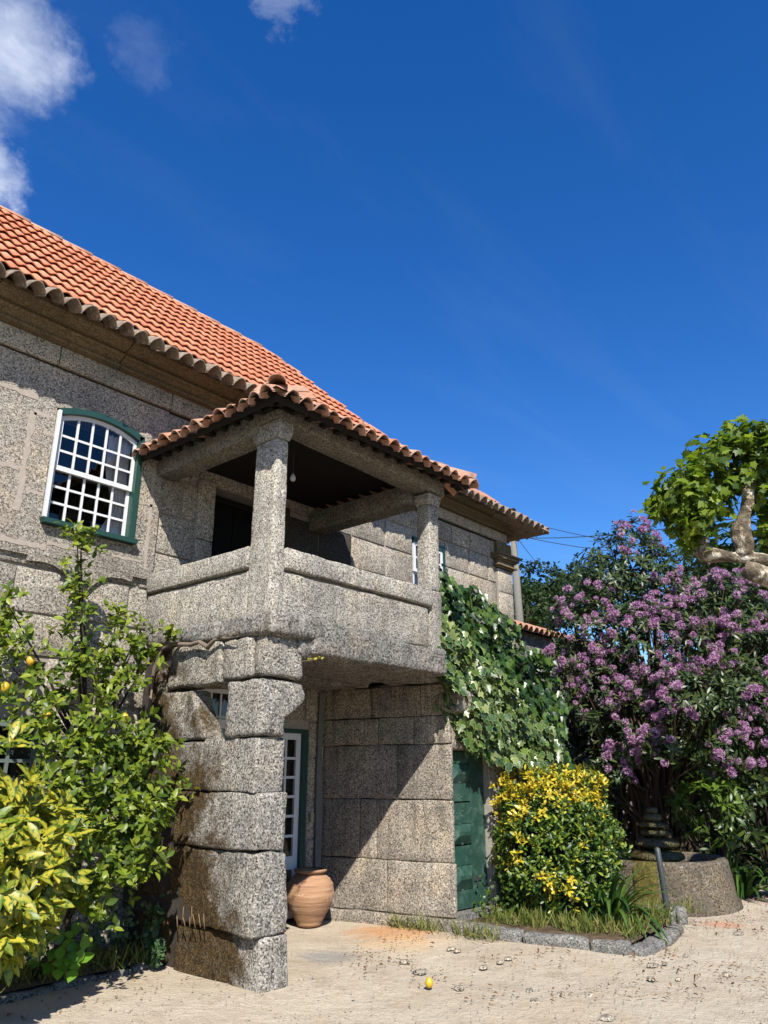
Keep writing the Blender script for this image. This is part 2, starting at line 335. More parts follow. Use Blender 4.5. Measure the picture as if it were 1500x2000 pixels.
def sandmat():
    m, nt, p, o = newmat('sandy_gravel'); P = N(nt, 'ShaderNodeNewGeometry').outputs['Position']
    c = ramp(nt, tnoise(nt, P, .8, 5, .6), [(.3, (.345, .28, .196)), (.5, (.39, .33, .25)), (.7, (.43, .37, .285))])
    c = mixc(nt, mrange(nt, tnoise(nt, P, 2.6, 6, .7), .5, .66, 0, .4), c, (.23, .18, .12))
    # orange earth and grey patch by the passage, rusty needles along the wall foot
    def patch(cx, cy, r, colr, k, c):
        d = N(nt, 'ShaderNodeVectorMath', operation='DISTANCE'); L(nt, P, d.inputs[0]); d.inputs[1].default_value = (cx, cy, 0)
        q = mth(nt, 'ADD', d.outputs['Value'], mth(nt, 'MULTIPLY', mth(nt, 'SUBTRACT', tnoise(nt, P, 2.5, 5, .7), .5), r * 1.6))
        return mixc(nt, mrange(nt, q, r * .5, r, k, 0), c, colr)
    c = patch(2.55, .75, .6, (.45, .2, .07), .65, c); c = patch(2.2, .35, .5, (.5, .33, .17), .5, c); c = patch(1.25, .45, .35, (.2, .2, .2), .6, c); c = patch(5.4, -1.75, .3, (.5, .2, .1), .5, c)
    sp = tnoise(nt, P, 130, 2, .6); c = mixc(nt, 1.0, c, ramp(nt, sp, [(.32, g3(.72)), (.5, g3(1)), (.68, g3(1.2))]), 'MULTIPLY')
    s2 = tnoise(nt, P, 34, 3, .7); c = mixc(nt, mrange(nt, s2, .62, .72, 0, .45), c, (.2, .15, .1))
    L(nt, c, p.inputs['Base Color']); p.inputs['Roughness'].default_value = .97; p.inputs['Specular IOR Level'].default_value = .1
    bump(nt, p, mth(nt, 'ADD', mth(nt, 'ADD', mth(nt, 'MULTIPLY', sp, .4), mth(nt, 'MULTIPLY', s2, .7)), mth(nt, 'MULTIPLY', tnoise(nt, P, 7, 6, .7), 1.9)), .8, .025); return m
M['sand'] = sandmat()
M['soil'] = plain('bed_soil', (.13, .095, .06), 1, .05, .5, 9, 1.0)
def claymat():
    m, nt, p, o = newmat('terracotta'); P = N(nt, 'ShaderNodeTexCoord').outputs['Object']
    mp = N(nt, 'ShaderNodeMapping'); mp.inputs['Scale'].default_value = (.6, .6, 9); L(nt, P, mp.inputs[0])
    b = tnoise(nt, mp.outputs[0], 4, 5, .7); c = ramp(nt, b, [(.3, (.14, .07, .038)), (.45, (.25, .135, .07)), (.6, (.30, .175, .098)), (.72, (.33, .23, .145))])
    c = mixc(nt, mrange(nt, tnoise(nt, P, 5, 5, .7), .6, .68, 0, .7), c, (.55, .5, .42))
    L(nt, c, p.inputs['Base Color']); p.inputs['Roughness'].default_value = .85; bump(nt, p, b, .5, .02); return m
M['clay'] = claymat()

# leaves
M['lemon_leaf'] = leafmat('lemon_leaves', [(.05, .095, .01), (.10, .17, .013), (.20, .28, .02), (.33, .38, .035), (.03, .06, .01)], .3, .42, .4)
M['aucuba'] = leafmat('spotted_yellow_leaves', [(.52, .44, .03), (.42, .39, .03), (.60, .5, .05), (.2, .26, .02)], .22, .42, .4, edge=((.05, .10, .01), .27, .7), spots=((.05, .10, .01), 38, .56))
M['hydrangea'] = leafmat('broad_green_leaves', [(.07, .2, .016), (.12, .28, .022), (.17, .35, .035)], .35, .35, .5)
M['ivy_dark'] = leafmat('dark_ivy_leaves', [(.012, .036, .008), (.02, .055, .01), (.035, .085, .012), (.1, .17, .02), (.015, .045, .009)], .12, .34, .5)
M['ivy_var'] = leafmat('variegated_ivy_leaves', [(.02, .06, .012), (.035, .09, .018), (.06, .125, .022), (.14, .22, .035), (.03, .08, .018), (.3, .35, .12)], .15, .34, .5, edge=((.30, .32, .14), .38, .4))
M['rhodo'] = leafmat('rhododendron_leaves', [(.018, .04, .01), (.03, .062, .014), (.05, .085, .018), (.10, .12, .03)], .12, .4, .45)
M['euo'] = leafmat('glossy_green_leaves', [(.015, .05, .007), (.03, .085, .012), (.06, .125, .016), (.16, .24, .025), (.34, .38, .04)], .15, .4, .5)
M['euo_y'] = leafmat('golden_leaves', [(.72, .55, .03), (.8, .62, .06), (.62, .55, .05)], .25, .3, .5)
M['plane'] = leafmat('plane_tree_leaves', [(.05, .11, .01), (.12, .20, .015), (.2, .29, .025), (.34, .42, .06)], .42, .45, .35)
M['strap'] = leafmat('strap_leaves', [(.02, .06, .012), (.04, .1, .018), (.1, .18, .03)], .2, .3, .5)
M['far'] = leafmat('far_foliage', [(.018, .04, .014), (.03, .06, .018), (.05, .085, .025)], .15, .6, .2)
M['bamboo'] = leafmat('shrub_leaves', [(.03, .07, .01), (.07, .13, .015), (.14, .22, .025)], .25, .38, .4)
M['grass'] = leafmat('grass_blades', [(.10, .17, .02), (.2, .24, .05), (.33, .29, .1), (.07, .13, .02)], .3, .6, .2)
M['litter'] = leafmat('dry_leaves', [(.26, .14, .08), (.26, .14, .06), (.1, .06, .035), (.35, .24, .12), (.2, .05, .03)], .1, .7, .2)
def petal(name, stops, tr=.4):
    stops = [tuple(q * .66 for q in c_) for c_ in stops]
    m, nt, p, o = newmat(name); g = N(nt, 'ShaderNodeNewGeometry'); oi = N(nt, 'ShaderNodeObjectInfo')
    c = ramp(nt, mth(nt, 'FRACT', mth(nt, 'ADD', g.outputs['Random Per Island'], oi.outputs['Random'])), [(i / (len(stops) - 1), s) for i, s in enumerate(stops)])
    L(nt, c, p.inputs['Base Color']); p.inputs['Roughness'].default_value = .6; t = N(nt, 'ShaderNodeBsdfTranslucent'); L(nt, c, t.inputs[0])
    mx = N(nt, 'ShaderNodeMixShader', i={0: tr}); L(nt, p.outputs[0], mx.inputs[1]); L(nt, t.outputs[0], mx.inputs[2]); L(nt, mx.outputs[0], o.inputs[0]); return m
M['mauve'] = petal('mauve_petals', [(.54, .22, .48), (.68, .36, .60), (.84, .58, .76), (.42, .13, .34)])
M['lemonskin'] = plain('lemon_skin', (.8, .48, .03), .4, .5, .1, 30, .3)
M['yellow'] = petal('yellow_sprig', [(.6, .55, .04), (.5, .5, .05)])
def barkmat():
    m, nt, p, o = newmat('plane_bark'); P = N(nt, 'ShaderNodeNewGeometry').outputs['Position']
    v = tnoise(nt, P, 7, 4, .6, .6); c = ramp(nt, v, [(.44, (.06, .045, .028)), (.52, (.13, .10, .062)), (.555, (.25, .21, .15)), (.64, (.46, .42, .34))], 'EASE')
    c = mixc(nt, mrange(nt, tnoise(nt, P, 18, 3, .7), .55, .62, 0, .6), c, (.12, .1, .06))
    L(nt, c, p.inputs['Base Color']); p.inputs['Roughness'].default_value = .9; bump(nt, p, mth(nt, 'ADD', v, tnoise(nt, P, 40, 3)), .9, .03); return m
M['bark'] = barkmat()

# ------------------------------------------------------------------ ground, hill
def axis_pts(c, near, far, n1, n2):
    a = [c - near + 2 * near * i / n1 for i in range(n1 + 1)]
    l = [c - near - (far - near) * (j / n2) ** 2.4 for j in range(n2, 0, -1)]; r = [c + near + (far - near) * (j / n2) ** 2.4 for j in range(1, n2 + 1)]
    return l + a + r
gx = axis_pts(2.5, 6, 900, 120, 14); gy = axis_pts(-1.2, 5, 900, 100, 14)
gv = []; 
for y in gy:
    for x in gx:
        z = .022 * noise.noise(Vector((x * .8, y * .8, 0))) + .009 * noise.noise(Vector((x * 3.3, y * 3.3, 2)))
        z += -.012 + .012 * (y > 0); gv.append((x, y, z - .006))
nx = len(gx); gf = [(j * nx + i, j * nx + i + 1, (j + 1) * nx + i + 1, (j + 1) * nx + i) for j in range(len(gy) - 1) for i in range(nx - 1)]
link('ground', mesh('ground', gv, gf), M['sand'], None, True, kind='structure')
hv = []; hf = []; hn, hm = 44, 14
for j in range(hm):
    for i in range(hn):
        a = math.radians(-38 + 100 * i / (hn - 1)); d = 45 + j * 13
        hgt = -1 + max(0, j - 1) * 1.75 + 2.2 * noise.noise(Vector((a * 3, j * .4, 1)))
        hv.append((CAM.x + d * math.cos(a), CAM.y + d * math.sin(a), hgt))
for j in range(hm - 1):
    for i in range(hn - 1): hf.append((j * hn + i, j * hn + i + 1, (j + 1) * hn + i + 1, (j + 1) * hn + i))
M['hill'] = plain('wooded_hill', (.03, .045, .018), 1, .05, .5, .3, 0)
link('hill', mesh('hill', hv, hf), M['hill'], None, True, kind='structure')

# ------------------------------------------------------------------ the house
house = empty('country_house', (0, 2, 0), label='old granite manor house with orange tiled roof and open corner porch', cat='house')
FY = 2.0
def part(name, mb, mat, smooth=False, parent=None, **k): return mb.build(name, mat, parent or house, smooth, **k)
def wall_with_holes(mb, x0, x1, z0, z1, y0, y1, holes):
    xs = sorted({x0, x1} | {min(max(h[i], x0), x1) for h in holes for i in (0, 1)}); zs = sorted({z0, z1} | {min(max(h[i], z0), z1) for h in holes for i in (2, 3)})
    for a, b in zip(xs, xs[1:]):
        for c, d in zip(zs, zs[1:]):
            mx, mz = (a + b) / 2, (c + d) / 2
            if any(h[0] < mx < h[1] and h[2] < mz < h[3] for h in holes) or b - a < 1e-4 or d - c < 1e-4: continue
            mb.box(a, b, y0, y1, c, d)
WIN = (-1.39, -.37, 3.95, 5.30); PDOOR = (.66, 1.62, 2.9, 4.92); SWIN = (4.50, 5.35, 4.10, 5.19)
FDOOR = (1.30, 2.37, -.1, 2.14); GWIN = (.55, 1.22, 1.1, 2.55); LWIN = (-2.25, -1.08, 1.5, 2.08); SLOT = (-1.24, -1.1, 2.54, 2.62)
HOLES = [WIN, PDOOR, SWIN, FDOOR, GWIN, LWIN, SLOT]
mb = MB(); wall_with_holes(mb, -6, 7.34, -.3, 5.95, FY + .02, FY + .5, HOLES)
wall = part('wall', mb, M['mortar'])
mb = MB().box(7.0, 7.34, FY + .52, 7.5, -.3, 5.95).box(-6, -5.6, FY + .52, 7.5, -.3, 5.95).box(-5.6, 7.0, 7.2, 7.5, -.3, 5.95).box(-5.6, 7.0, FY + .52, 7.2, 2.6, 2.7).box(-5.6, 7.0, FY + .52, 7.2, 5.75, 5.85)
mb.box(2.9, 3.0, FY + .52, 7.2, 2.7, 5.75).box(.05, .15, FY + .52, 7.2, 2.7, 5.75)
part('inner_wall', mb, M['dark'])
# ashlar stones of the facade, one by one
courses = [-.05, .42, .88, 1.33, 1.80, 2.24, 2.66, 3.06, 3.50, 3.93, 4.40, 4.86, 5.30, 5.64]
rnd = random.Random(11)
def facade_stone(a, b, c, d, y=FY, mat='facade', gap=.008):
    if b - a < .05 or d - c < .05: return
    g = gap * rnd.uniform(.6, 1.9)
    stone('stone', (a + g, b - g, y - .006 * rnd.random(), y + .1, c + g * .8, d - g * .8), M[mat], wall, r=.014, amp=.007, seg=.13, jit=.006)
for ci in range(len(courses) - 1):
    c, d = courses[ci], courses[ci + 1]; x = -5.6
    cuts = sorted([(h[0], h[1]) for h in HOLES if h[2] < d - .06 and h[3] > c + .06])
    spans = []; cur = -5.6
    for a, b in cuts: spans.append((cur, a)); cur = b
    spans.append((cur, 7.30))
    for a, b in spans:
        if b <= a: continue
        x = a
        while x < b - 1e-6:
            wd = rnd.uniform(.55, 1.15); e = x + wd
            if x < 3.1 < e and c > 2.9: e = 3.1
            if b - e < .35: e = b
            # split stones that would overlap an opening edge vertically
            hs_ = [h for h in HOLES if h[0] < e and h[1] > x and h[2] < d and h[3] > c]
            lo, hi = c, d
            for h in hs_:
                if h[2] > c and h[2] < d and h[2] - c < .2 * 0 + .6 and h[3] >= d: hi = min(hi, h[2])
                elif h[3] > c and h[3] < d and h[2] <= c: lo = max(lo, h[3])
            if x > -3.3: facade_stone(x, e, lo, hi, mat='porch_shade' if (c > 2.9 and d < 5.0 and .5 < x < 3.0) else 'facade')  # stones behind the porch take the granite coloured for shade
            x = e
# raised window surround and its scrolled apron
def arch(x0, x1, zs, rise, n=10): return [(x0 + (x1 - x0) * i / n, zs + rise * (1 - (2 * i / n - 1) ** 2)) for i in range(n + 1)]
SU = MB()
x0, x1 = WIN[0], WIN[1]
SU.box(-2.3, x0 - .004, FY - .045, FY - .012, 3.62, 5.62); SU.box(x1 + .004, -.095, FY - .045, FY - .012, 3.62, 5.62)
ap = [(-2.3, 3.6), (-1.46, 3.6), (-1.46, 3.545), (-1.30, 3.56), (-1.20, 3.55), (-1.08, 3.50), (-1.0, 3.43), (-.95, 3.36), (-.88, 3.26), (-.82, 3.36), (-.76, 3.43), (-.68, 3.505), (-.58, 3.545), (-.45, 3.555), (-.335, 3.54), (-.33, 3.60), (-.095, 3.60)]
poly = ap + [(-.095, 3.618), (-2.3, 3.618)]
SU.prism(poly, FY - .045, FY - .012)
# blocks between apron and sill, arch spandrel over the window
SU.box(x0, x1, FY - .045, FY - .012, 3.622, 3.93)
top = arch(x0 - .002, x1 + .002, 5.185, .10)
SU.prism([(x0 - .002, 5.62)] + top + [(x1 + .002, 5.62)], FY - .043, FY + .3)
part('window_surround', SU, granite('surround_granite', (.49, .44, .368), stain=.2, lichen=.2, grain=58, tone=.26, bstr=.6), label='raised granite surround with scrolled lower edge below the arched window')
# mortar bands smeared over the joints, slightly proud of the surround
ms = MB(); rr = random.Random(3)
def smear(x, z, w_, h_, y=FY - .049):
    n = 8; pts = []
    hor = w_ > h_; m_ = 12
    for s_ in (0, 1):
        rng = range(m_ + 1) if not s_ else range(m_, -1, -1)
        for i in rng:
            t = i / m_; jj = rr.uniform(-.3, .3) * min(w_, h_)
            if hor: pts.append((x + w_ * t, z + (h_ if s_ else 0) + jj))
            else: pts.append((x + (w_ if not s_ else 0) + jj, z + h_ * t))
    ms.prism(pts, y, y + .02)
for a in [(-1.66, 4.0, .06, 1.05), (-1.62, 5.02, .16, .06), (-2.28, 4.4, .6, .05), (-2.1, 3.75, .05, .6), (-.22, 3.7, .035, 1.2), (-1.75, 3.68, .45, .05), (-.33, 4.42, .22, .03), (-1.58, 4.2, .18, .05), (-1.5, 4.85, .12, .04), (-2.3, 5.2, .7, .05), (-1.3, 3.74, .5, .035), (-.6, 3.76, .35, .035)]: smear(*a)
part('mortar_joint', ms, plain('pale_mortar', (.50, .43, .36), .95, .1, .12, 25, .5))
# frieze and cornice
fr = part('frieze', MB().box(-5.6, 7.2, FY - .02, FY + .02, 5.64, 5.90), M['mortar_dark'])
x = -5.0
while x < 7.2:
    e = min(x + rnd.uniform(.9, 1.5), 7.24)
    stone('frieze_stone', (x + .006, e - .006, FY - .06, FY + .05, 5.655, 5.875), M['facade'], fr, r=.01, amp=.004, seg=.25, jit=.003); x = e
cprof = [(FY - .06, 5.875), (FY - .145, 5.875), (FY - .145, 5.905), (FY - .105, 5.912), (FY - .105, 5.925), (FY - .13, 5.95), (FY - .165, 5.975), (FY - .20, 5.985), (FY - .215, 6.005), (FY - .20, 6.02), (FY - .185, 6.022), (FY - .185, 6.04), (FY - .25, 6.045), (FY - .315, 6.065), (FY - .335, 6.09), (FY - .37, 6.095), (FY - .37, 6.15), (FY + .2, 6.15), (FY + .2, 5.885)]
cn = part('cornice', MB().box(-5.6, 7.2, FY - .05, FY + .18, 5.90, 6.14), M['mortar_dark'])
x = -5.0; n_ = len(cprof)
while x < 7.35:
    e = min(x + rnd.uniform(1.0, 1.6), 7.42); dz = rnd.uniform(-.006, .006)
    vs = [(xx, y, z + dz - .012 * (xx + 2) / 2) for xx in (x + .006, e - .006) for y, z in cprof]
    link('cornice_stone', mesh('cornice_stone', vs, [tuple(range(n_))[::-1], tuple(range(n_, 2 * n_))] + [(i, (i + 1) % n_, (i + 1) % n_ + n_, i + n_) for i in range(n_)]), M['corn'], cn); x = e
# corner pilaster with moulded capital
pil = part('pilaster', MB().box(6.86, 7.335, FY - .05, FY - .012, 0, 5.12), M['mortar'])
for a, b in [(2.2, 2.9), (2.9, 3.6), (3.6, 4.2), (4.2, 4.7), (4.7, 5.13)]: stone('stone', (6.87, 7.34, FY - .062, FY + .03, a + .006, b - .006), M['facade'], pil, r=.012, amp=.005, seg=.15)
cap = MB()
for (e_, a, b) in [(.02, 5.14, 5.17), (.075, 5.17, 5.20), (.03, 5.20, 5.27), (.06, 5.27, 5.30), (.10, 5.30, 5.36), (.13, 5.36, 5.40), (.0, 5.40, 5.64)]:
    cap.box(6.86 - e_, 7.34 + e_, FY - .07 - e_, FY + .3, a, b - .003)
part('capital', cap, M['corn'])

# windows
def glazed(name, x0, x1, z0, z1, y, cols, rows, parent=None, bar=.028, stile=.045, rise=0, fmat='white', pane=True, label=None, rail=None, dep=.035):
    """sash window: frame and bars in one mesh, each pane an object of its own"""
    f = MB(); W = x1 - x0
    f.box(x0, x0 + stile, y, y + dep, z0, z1); f.box(x1 - stile, x1, y, y + dep, z0, z1); f.box(x0 + stile, x1 - stile, y, y + dep, z0, z0 + stile)
    if rise: 
        tp = arch(x0 + stile, x1 - stile, z1 - stile, rise); to = arch(x0, x1, z1 + .006, rise + .012); f.prism(tp + to[::-1], y - .001, y + dep)
    else: f.box(x0 + stile, x1 - stile, y, y + dep, z1 - stile, z1)
    ix0, ix1, iz0, iz1 = x0 + stile, x1 - stile, z0 + stile, z1 - stile
    for i in range(1, cols):
        x = ix0 + (ix1 - ix0) * i / cols; t = 2 * i / cols - 1; f.box(x - bar / 2, x + bar / 2, y + .004, y + dep - .004, iz0, iz1 + rise * (1 - t * t))
    for j in range(1, rows):
        z = iz0 + (iz1 - iz0) * j / rows; f.box(ix0, ix1, y + .006, y + dep - .006, z - bar / 2, z + bar / 2)
    if rail: f.box(x0, x1, y - .012, y, rail[0], rail[1])
    o = part(name, f, M[fmat], parent=parent, label=label)
    if pane:
        for i in range(cols):
            for j in range(rows):
                a = ix0 + (ix1 - ix0) * i / cols; b = ix0 + (ix1 - ix0) * (i + 1) / cols; c = iz0 + (iz1 - iz0) * j / rows; d = iz0 + (iz1 - iz0) * (j + 1) / rows
                k = .004 * (random.random() - .5); ya = y + dep / 2
                if rise and j == rows - 1:
                    zs = [d + rise * (1 - (2 * (i + q) / cols - 1) ** 2) for q in (0, .5, 1)]; vs = [(a, ya, c), (b, ya + k, c), (b, ya + k, zs[2]), ((a + b) / 2, ya, zs[1]), (a, ya, zs[0])]
                else: vs = [(a, ya, c), (b, ya + k, c), (b, ya + k, d), (a, ya, d)]
                link('pane', mesh('pane', vs, [tuple(range(len(vs)))]), M['glass'], o)
    return o
tw = MB()                                                     # green outer trim of the arched window
x0, x1 = WIN[0] + .01, WIN[1] - .01
to = arch(x0, x1, 5.18, .10, 14); ti = arch(x0 + .045, x1 - .045, 5.125, .095, 14)
tw.prism(ti + to[::-1], FY - .075, FY + .06)
tw.box(x1 - .06, x1, FY - .075, FY + .06, 3.99, 5.18)
win = part('window', tw, M['trim'], label='large arched sash window with small panes, white bars and dark green trim')
part('jamb', MB().box(x0 - .004, x0 + .028, FY - .078, FY + .05, 3.99, 5.16).box(x0 + .029, x0 + .04, FY - .05, FY + .05, 3.99, 5.16).box(x0 + .041, x0 + .052, FY - .038, FY + .05, 3.99, 5.155), M['white'], parent=win)
part('sill', MB().prism([(x0 - .03, 3.985), (x0 - .01, 3.935), (x1 + .01, 3.935), (x1 + .03, 3.985)], FY - .13, FY + .05), M['trim'], parent=win)
wx0, wx1 = x0 + .052, x1 - .062
def sash(name, z0, z1, y, rise, rows=3, bottom=.035, topr=.035):
    f = MB(); st = .035; f.box(wx0, wx0 + st, y, y + .03, z0, z1); f.box(wx1 - st, wx1, y, y + .03, z0, z1); f.box(wx0 + st, wx1 - st, y - .002, y + .03, z0, z0 + bottom)
    if rise:
        ti = arch(wx0 + st, wx1 - st, z1 - topr, rise); to = arch(wx0, wx1, z1 + .004, rise + .01); f.prism(ti + to[::-1], y - .001, y + .03)
    else: f.box(wx0 + st, wx1 - st, y, y + .03, z1 - topr, z1)
    a0, a1, b0, b1 = wx0 + st, wx1 - st, z0 + bottom, z1 - topr
    for i in range(1, 5):
        xx = a0 + (a1 - a0) * i / 5; t = 2 * i / 5 - 1; f.box(xx - .012, xx + .012, y + .004, y + .026, b0, b1 + rise * (1 - t * t))
    for j in range(1, rows):
        zz = b0 + (b1 - b0) * j / rows; f.box(a0, a1, y + .006, y + .024, zz - .012, zz + .012)
    o = part(name, f, M['white'], parent=win)
    for i in range(5):
        for j in range(rows):
            a = a0 + (a1 - a0) * i / 5; b = a0 + (a1 - a0) * (i + 1) / 5; c = b0 + (b1 - b0) * j / rows; d = b0 + (b1 - b0) * (j + 1) / rows; k = .004 * (random.random() - .5)
            vs = [(a, y + .015, c), (b, y + .015 + k, c), (b, y + .015 + k, d), (a, y + .015, d)]
            if rise and j == rows - 1: zs = [d + rise * (1 - (2 * (i + q) / 5 - 1) ** 2) for q in (0, .5, 1)]; vs = vs[:2] + [(b, y + .015 + k, zs[2]), ((a + b) / 2, y + .015, zs[1]), (a, y + .015, zs[0])]
            link('pane', mesh('pane', vs, [tuple(range(len(vs)))]), M['glass'], win)
sash('upper_sash', 4.535, 5.12, FY - .02, .09, 3, .05)
sash('lower_sash', 3.99, 4.56, FY + .015, 0, 3, .04, .02)
def curtain(x0, x1, z0, z1, y, parent, n=26, amp=.03, gather=None):
    vs = []; fs = []; m_ = 14
    for j in range(m_ + 1):
        t = j / m_; z = z0 + (z1 - z0) * t; g_ = 1 if not gather else 1 - gather * math.exp(-((t - .3) / .22) ** 2)
        for i in range(n + 1):
            s_ = i / n; xx = x1 - (x1 - x0) * s_ * g_; vs.append((xx, y + amp * math.sin(s_ * 34 + t * 2) + .02 * noise.noise(Vector((xx * 6, z * 3, 0))), z))
    for j in range(m_):
        for i in range(n): a = j * (n + 1) + i; fs.append((a, a + 1, a + n + 2, a + n + 1))
    return link('curtain', mesh('curtain', vs, fs), M['cloth'], parent, True)
curtain(-.74, -.44, 3.98, 5.15, FY + .075, win, gather=.45, amp=.018)
sw = part('window', MB().box(4.51, 5.34, FY - .02, FY + .08, 5.10, 5.18).box(5.29, 5.34, FY - .02, FY + .08, 4.12, 5.10), M['trim'], label='small white sash window with green head seen past the right porch column')
g = glazed('upper_sash', 4.527, 5.287, 4.62, 5.097, FY + 0, 4, 2, parent=sw, bar=.03, stile=.05, pane=False); 
g = glazed('lower_sash', 4.527, 5.287, 4.12, 4.64, FY + .036, 4, 2, parent=sw, bar=.03, stile=.05, pane=False)
for i in range(4):
    for j, (c, d) in enumerate(((4.16, 4.39), (4.39, 4.63), (4.66, 4.86), (4.86, 5.06))):
        a = 4.57 + .17 * i; y = FY + (.05 if j < 2 else .016); link('pane', mesh('pane', [(a, y, c), (a + .165, y, c), (a + .165, y, d), (a, y, d)], [(0, 1, 2, 3)]), M['glass'], sw)
curtain(4.55, 5.28, 4.12, 5.1, FY + .12, sw, amp=.02)
fd = part('french_door', MB().box(2.285, 2.365, FY + .005, FY + .1, 0, 2.135).box(1.305, 2.285, FY + .005, FY + .1, 2.095, 2.135).box(1.305, 1.325, FY + .005, FY + .1, 0, 2.095), M['trim'], label='tall glazed door with white bars and dark green frame behind the pier')
for (a, b) in ((1.328, 1.803), (1.807, 2.282)):
    d_ = glazed('door_leaf', a, b, .62, 2.09, FY + .05, 2, 6, parent=fd, bar=.03, stile=.075, pane=False)
    for i in range(2):
        for j in range(6):
            xa = a + .08 + i * .16; za = .70 + j * .22; link('pane', mesh('pane', [(xa, FY + .068, za), (xa + .155, FY + .068, za), (xa + .155, FY + .068, za + .215), (xa, FY + .068, za + .215)], [(0, 1, 2, 3)]), M['glass'], fd)
    part('door_panel', MB().box(a + .08, b - .08, FY + .055, FY + .075, .12, .55), M['trim'], parent=fd)
    part('door_rail', MB().box(a, a + .08, FY + .05, FY + .085, .03, .62).box(b - .08, b, FY + .05, FY + .085, .03, .62).box(a + .08, b - .08, FY + .05, FY + .085, .55, .62).box(a + .08, b - .08, FY + .05, FY + .085, .03, .12), M['white'], parent=fd)
gw = glazed('window', .56, 1.21, 1.12, 2.54, FY + .06, 4, 5, bar=.025, stile=.05, label='white barred window glimpsed through the gap in the pier', rail=None)
part('transom', MB().box(.56, 1.21, FY + .03, FY + .06, 2.1, 2.2), M['white'], parent=gw)
lw = glazed('window', -2.24, -1.09, 1.52, 2.07, FY - .03, 5, 3, bar=.03, stile=.055, fmat='greyframe', label='low window with grey green lattice behind the lemon tree')
part('sill', MB().box(-2.3, -1.02, FY - .12, FY - .03, 1.44, 1.515), M['greyframe'], parent=lw)
# porch doorway: stone jambs, door standing back, near black with the porch shade put into its colour
pj = part('porch_doorway', MB().box(.665, .70, FY + .2, FY + .26, 2.9, 4.9).box(1.58, 1.62, FY + .2, FY + .26, 2.9, 4.9).box(.70, 1.58, FY + .2, FY + .26, 4.82, 4.9), M['dark'], label='dark doorway at the back of the porch')
part('door_leaf', MB().box(.71, 1.135, FY + .22, FY + .25, 2.92, 4.81).box(1.145, 1.575, FY + .22, FY + .25, 2.92, 4.81), plain('door_shade_black', (.005, .008, .008), .7, .1), parent=pj)
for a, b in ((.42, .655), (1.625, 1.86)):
    for c, d in ((2.95, 3.5), (3.5, 4.2), (4.2, 4.95)): stone('stone', (a, b, FY - .05, FY + .05, c + .006, d - .006), M['facade' if a < 1 else 'porch_shade'], wall, r=.012, amp=.005, seg=.12)

# main roof --------------------------------------------------------
T = 1.1
EZ = lambda x: 6.08 - .014 * (x + 2)                          # the eave sags a little along its length
def rp(x, y): return Vector((x, y, EZ(x) - .05 + T * (y - 1.4)))
RX, RY = 2.3, 3.34                                           # end of the ridge; hip bends down from here to the corner
hip = [(RX, RY), (2.9, 2.82), (3.5, 2.2), (4.9, 1.66), (7.72, 1.38)]
def ymax(x):
    if x <= RX: return RY
    for (a, b), (c, d) in zip(hip, hip[1:]):
        if a <= x <= c: return b + (d - b) * (x - a) / (c - a)
    return 1.38
rv = [rp(-6, 1.6), rp(-6, RY)] + [rp(*q) for q in hip] + [rp(7.6, 1.6)]
front = list(range(len(rv)))[::-1]
bk = [Vector((-6, 7.9, 5.95)), Vector((7.7, 7.9, 5.95)), Vector((-6, 5.2, rv[1].z)), Vector((2.45, 5.2, rv[1].z))]
b0 = len(rv); rv += bk
roof = link('roof', mesh('roof', [v + Vector((0, 0, -.03)) for v in rv], [tuple(front), (1, 2, b0 + 3, b0 + 2), (b0, b0 + 2, b0 + 3, b0 + 1), (2, 3, 4, 5, 6, b0 + 1, b0 + 3), (0, 1, b0 + 2, b0)]), M['eave'], house)
def tilemesh(name, W_, L_, prof, th=.014, drop=.03, arc=None):
    """corrugated tile: profile along local x, length along local y (up the slope)"""
    n = len(prof); vs = []
    for (yy, zz) in ((0, drop), (L_, 0)):
        for (xx, z) in prof: vs.append((xx * W_, yy, z + zz))
    for (xx, z) in prof: vs.append((xx * W_, 0, z + drop - th))
    for (xx, z) in prof: vs.append((xx * W_, L_, z - th))
    fs = [(i, i + 1, n + i + 1, n + i) for i in range(n - 1)] + [(2 * n + i + 1, 2 * n + i, i, i + 1)[::-1] for i in range(n - 1)]
    fs += [(2 * n + i, 3 * n + i, 3 * n + i + 1, 2 * n + i + 1) for i in range(n - 1)]
    return mesh(name, vs, fs)
sprof = [(i / 8, .012 * math.cos(2 * math.pi * i / 8)) for i in range(9)]
tiles_me = [tilemesh('roof_tile', .128, .42, sprof, drop=.058) for _ in range(1)]
for t_ in tiles_me: t_.materials.append(M['tile']); t_.polygons.foreach_set('use_smooth', [True] * len(t_.polygons))
ang = math.atan(T); sl_len = (RY - 1.55) / math.cos(ang); rows = 10; ex = sl_len / rows
spots = []
for r_ in range(rows):
    yb = 1.50 + (RY - 1.55) / rows * r_
    x = -3.6
    while x < 7.6:
        if yb < ymax(x + .07) - .02: spots.append((x, yb))
        x += .128
def place_tile(me, name, pos, rot, parent, sc=1):
    o = bpy.data.objects.new(name, me); COL.objects.link(o); o.parent = parent
    T0 = Vector((0, 0, 0)); p = parent
    while p: T0 += p.location; p = p.parent
    o.location = Vector(pos) - T0; o.rotation_euler = rot; o.scale = (1, sc, 1); return o
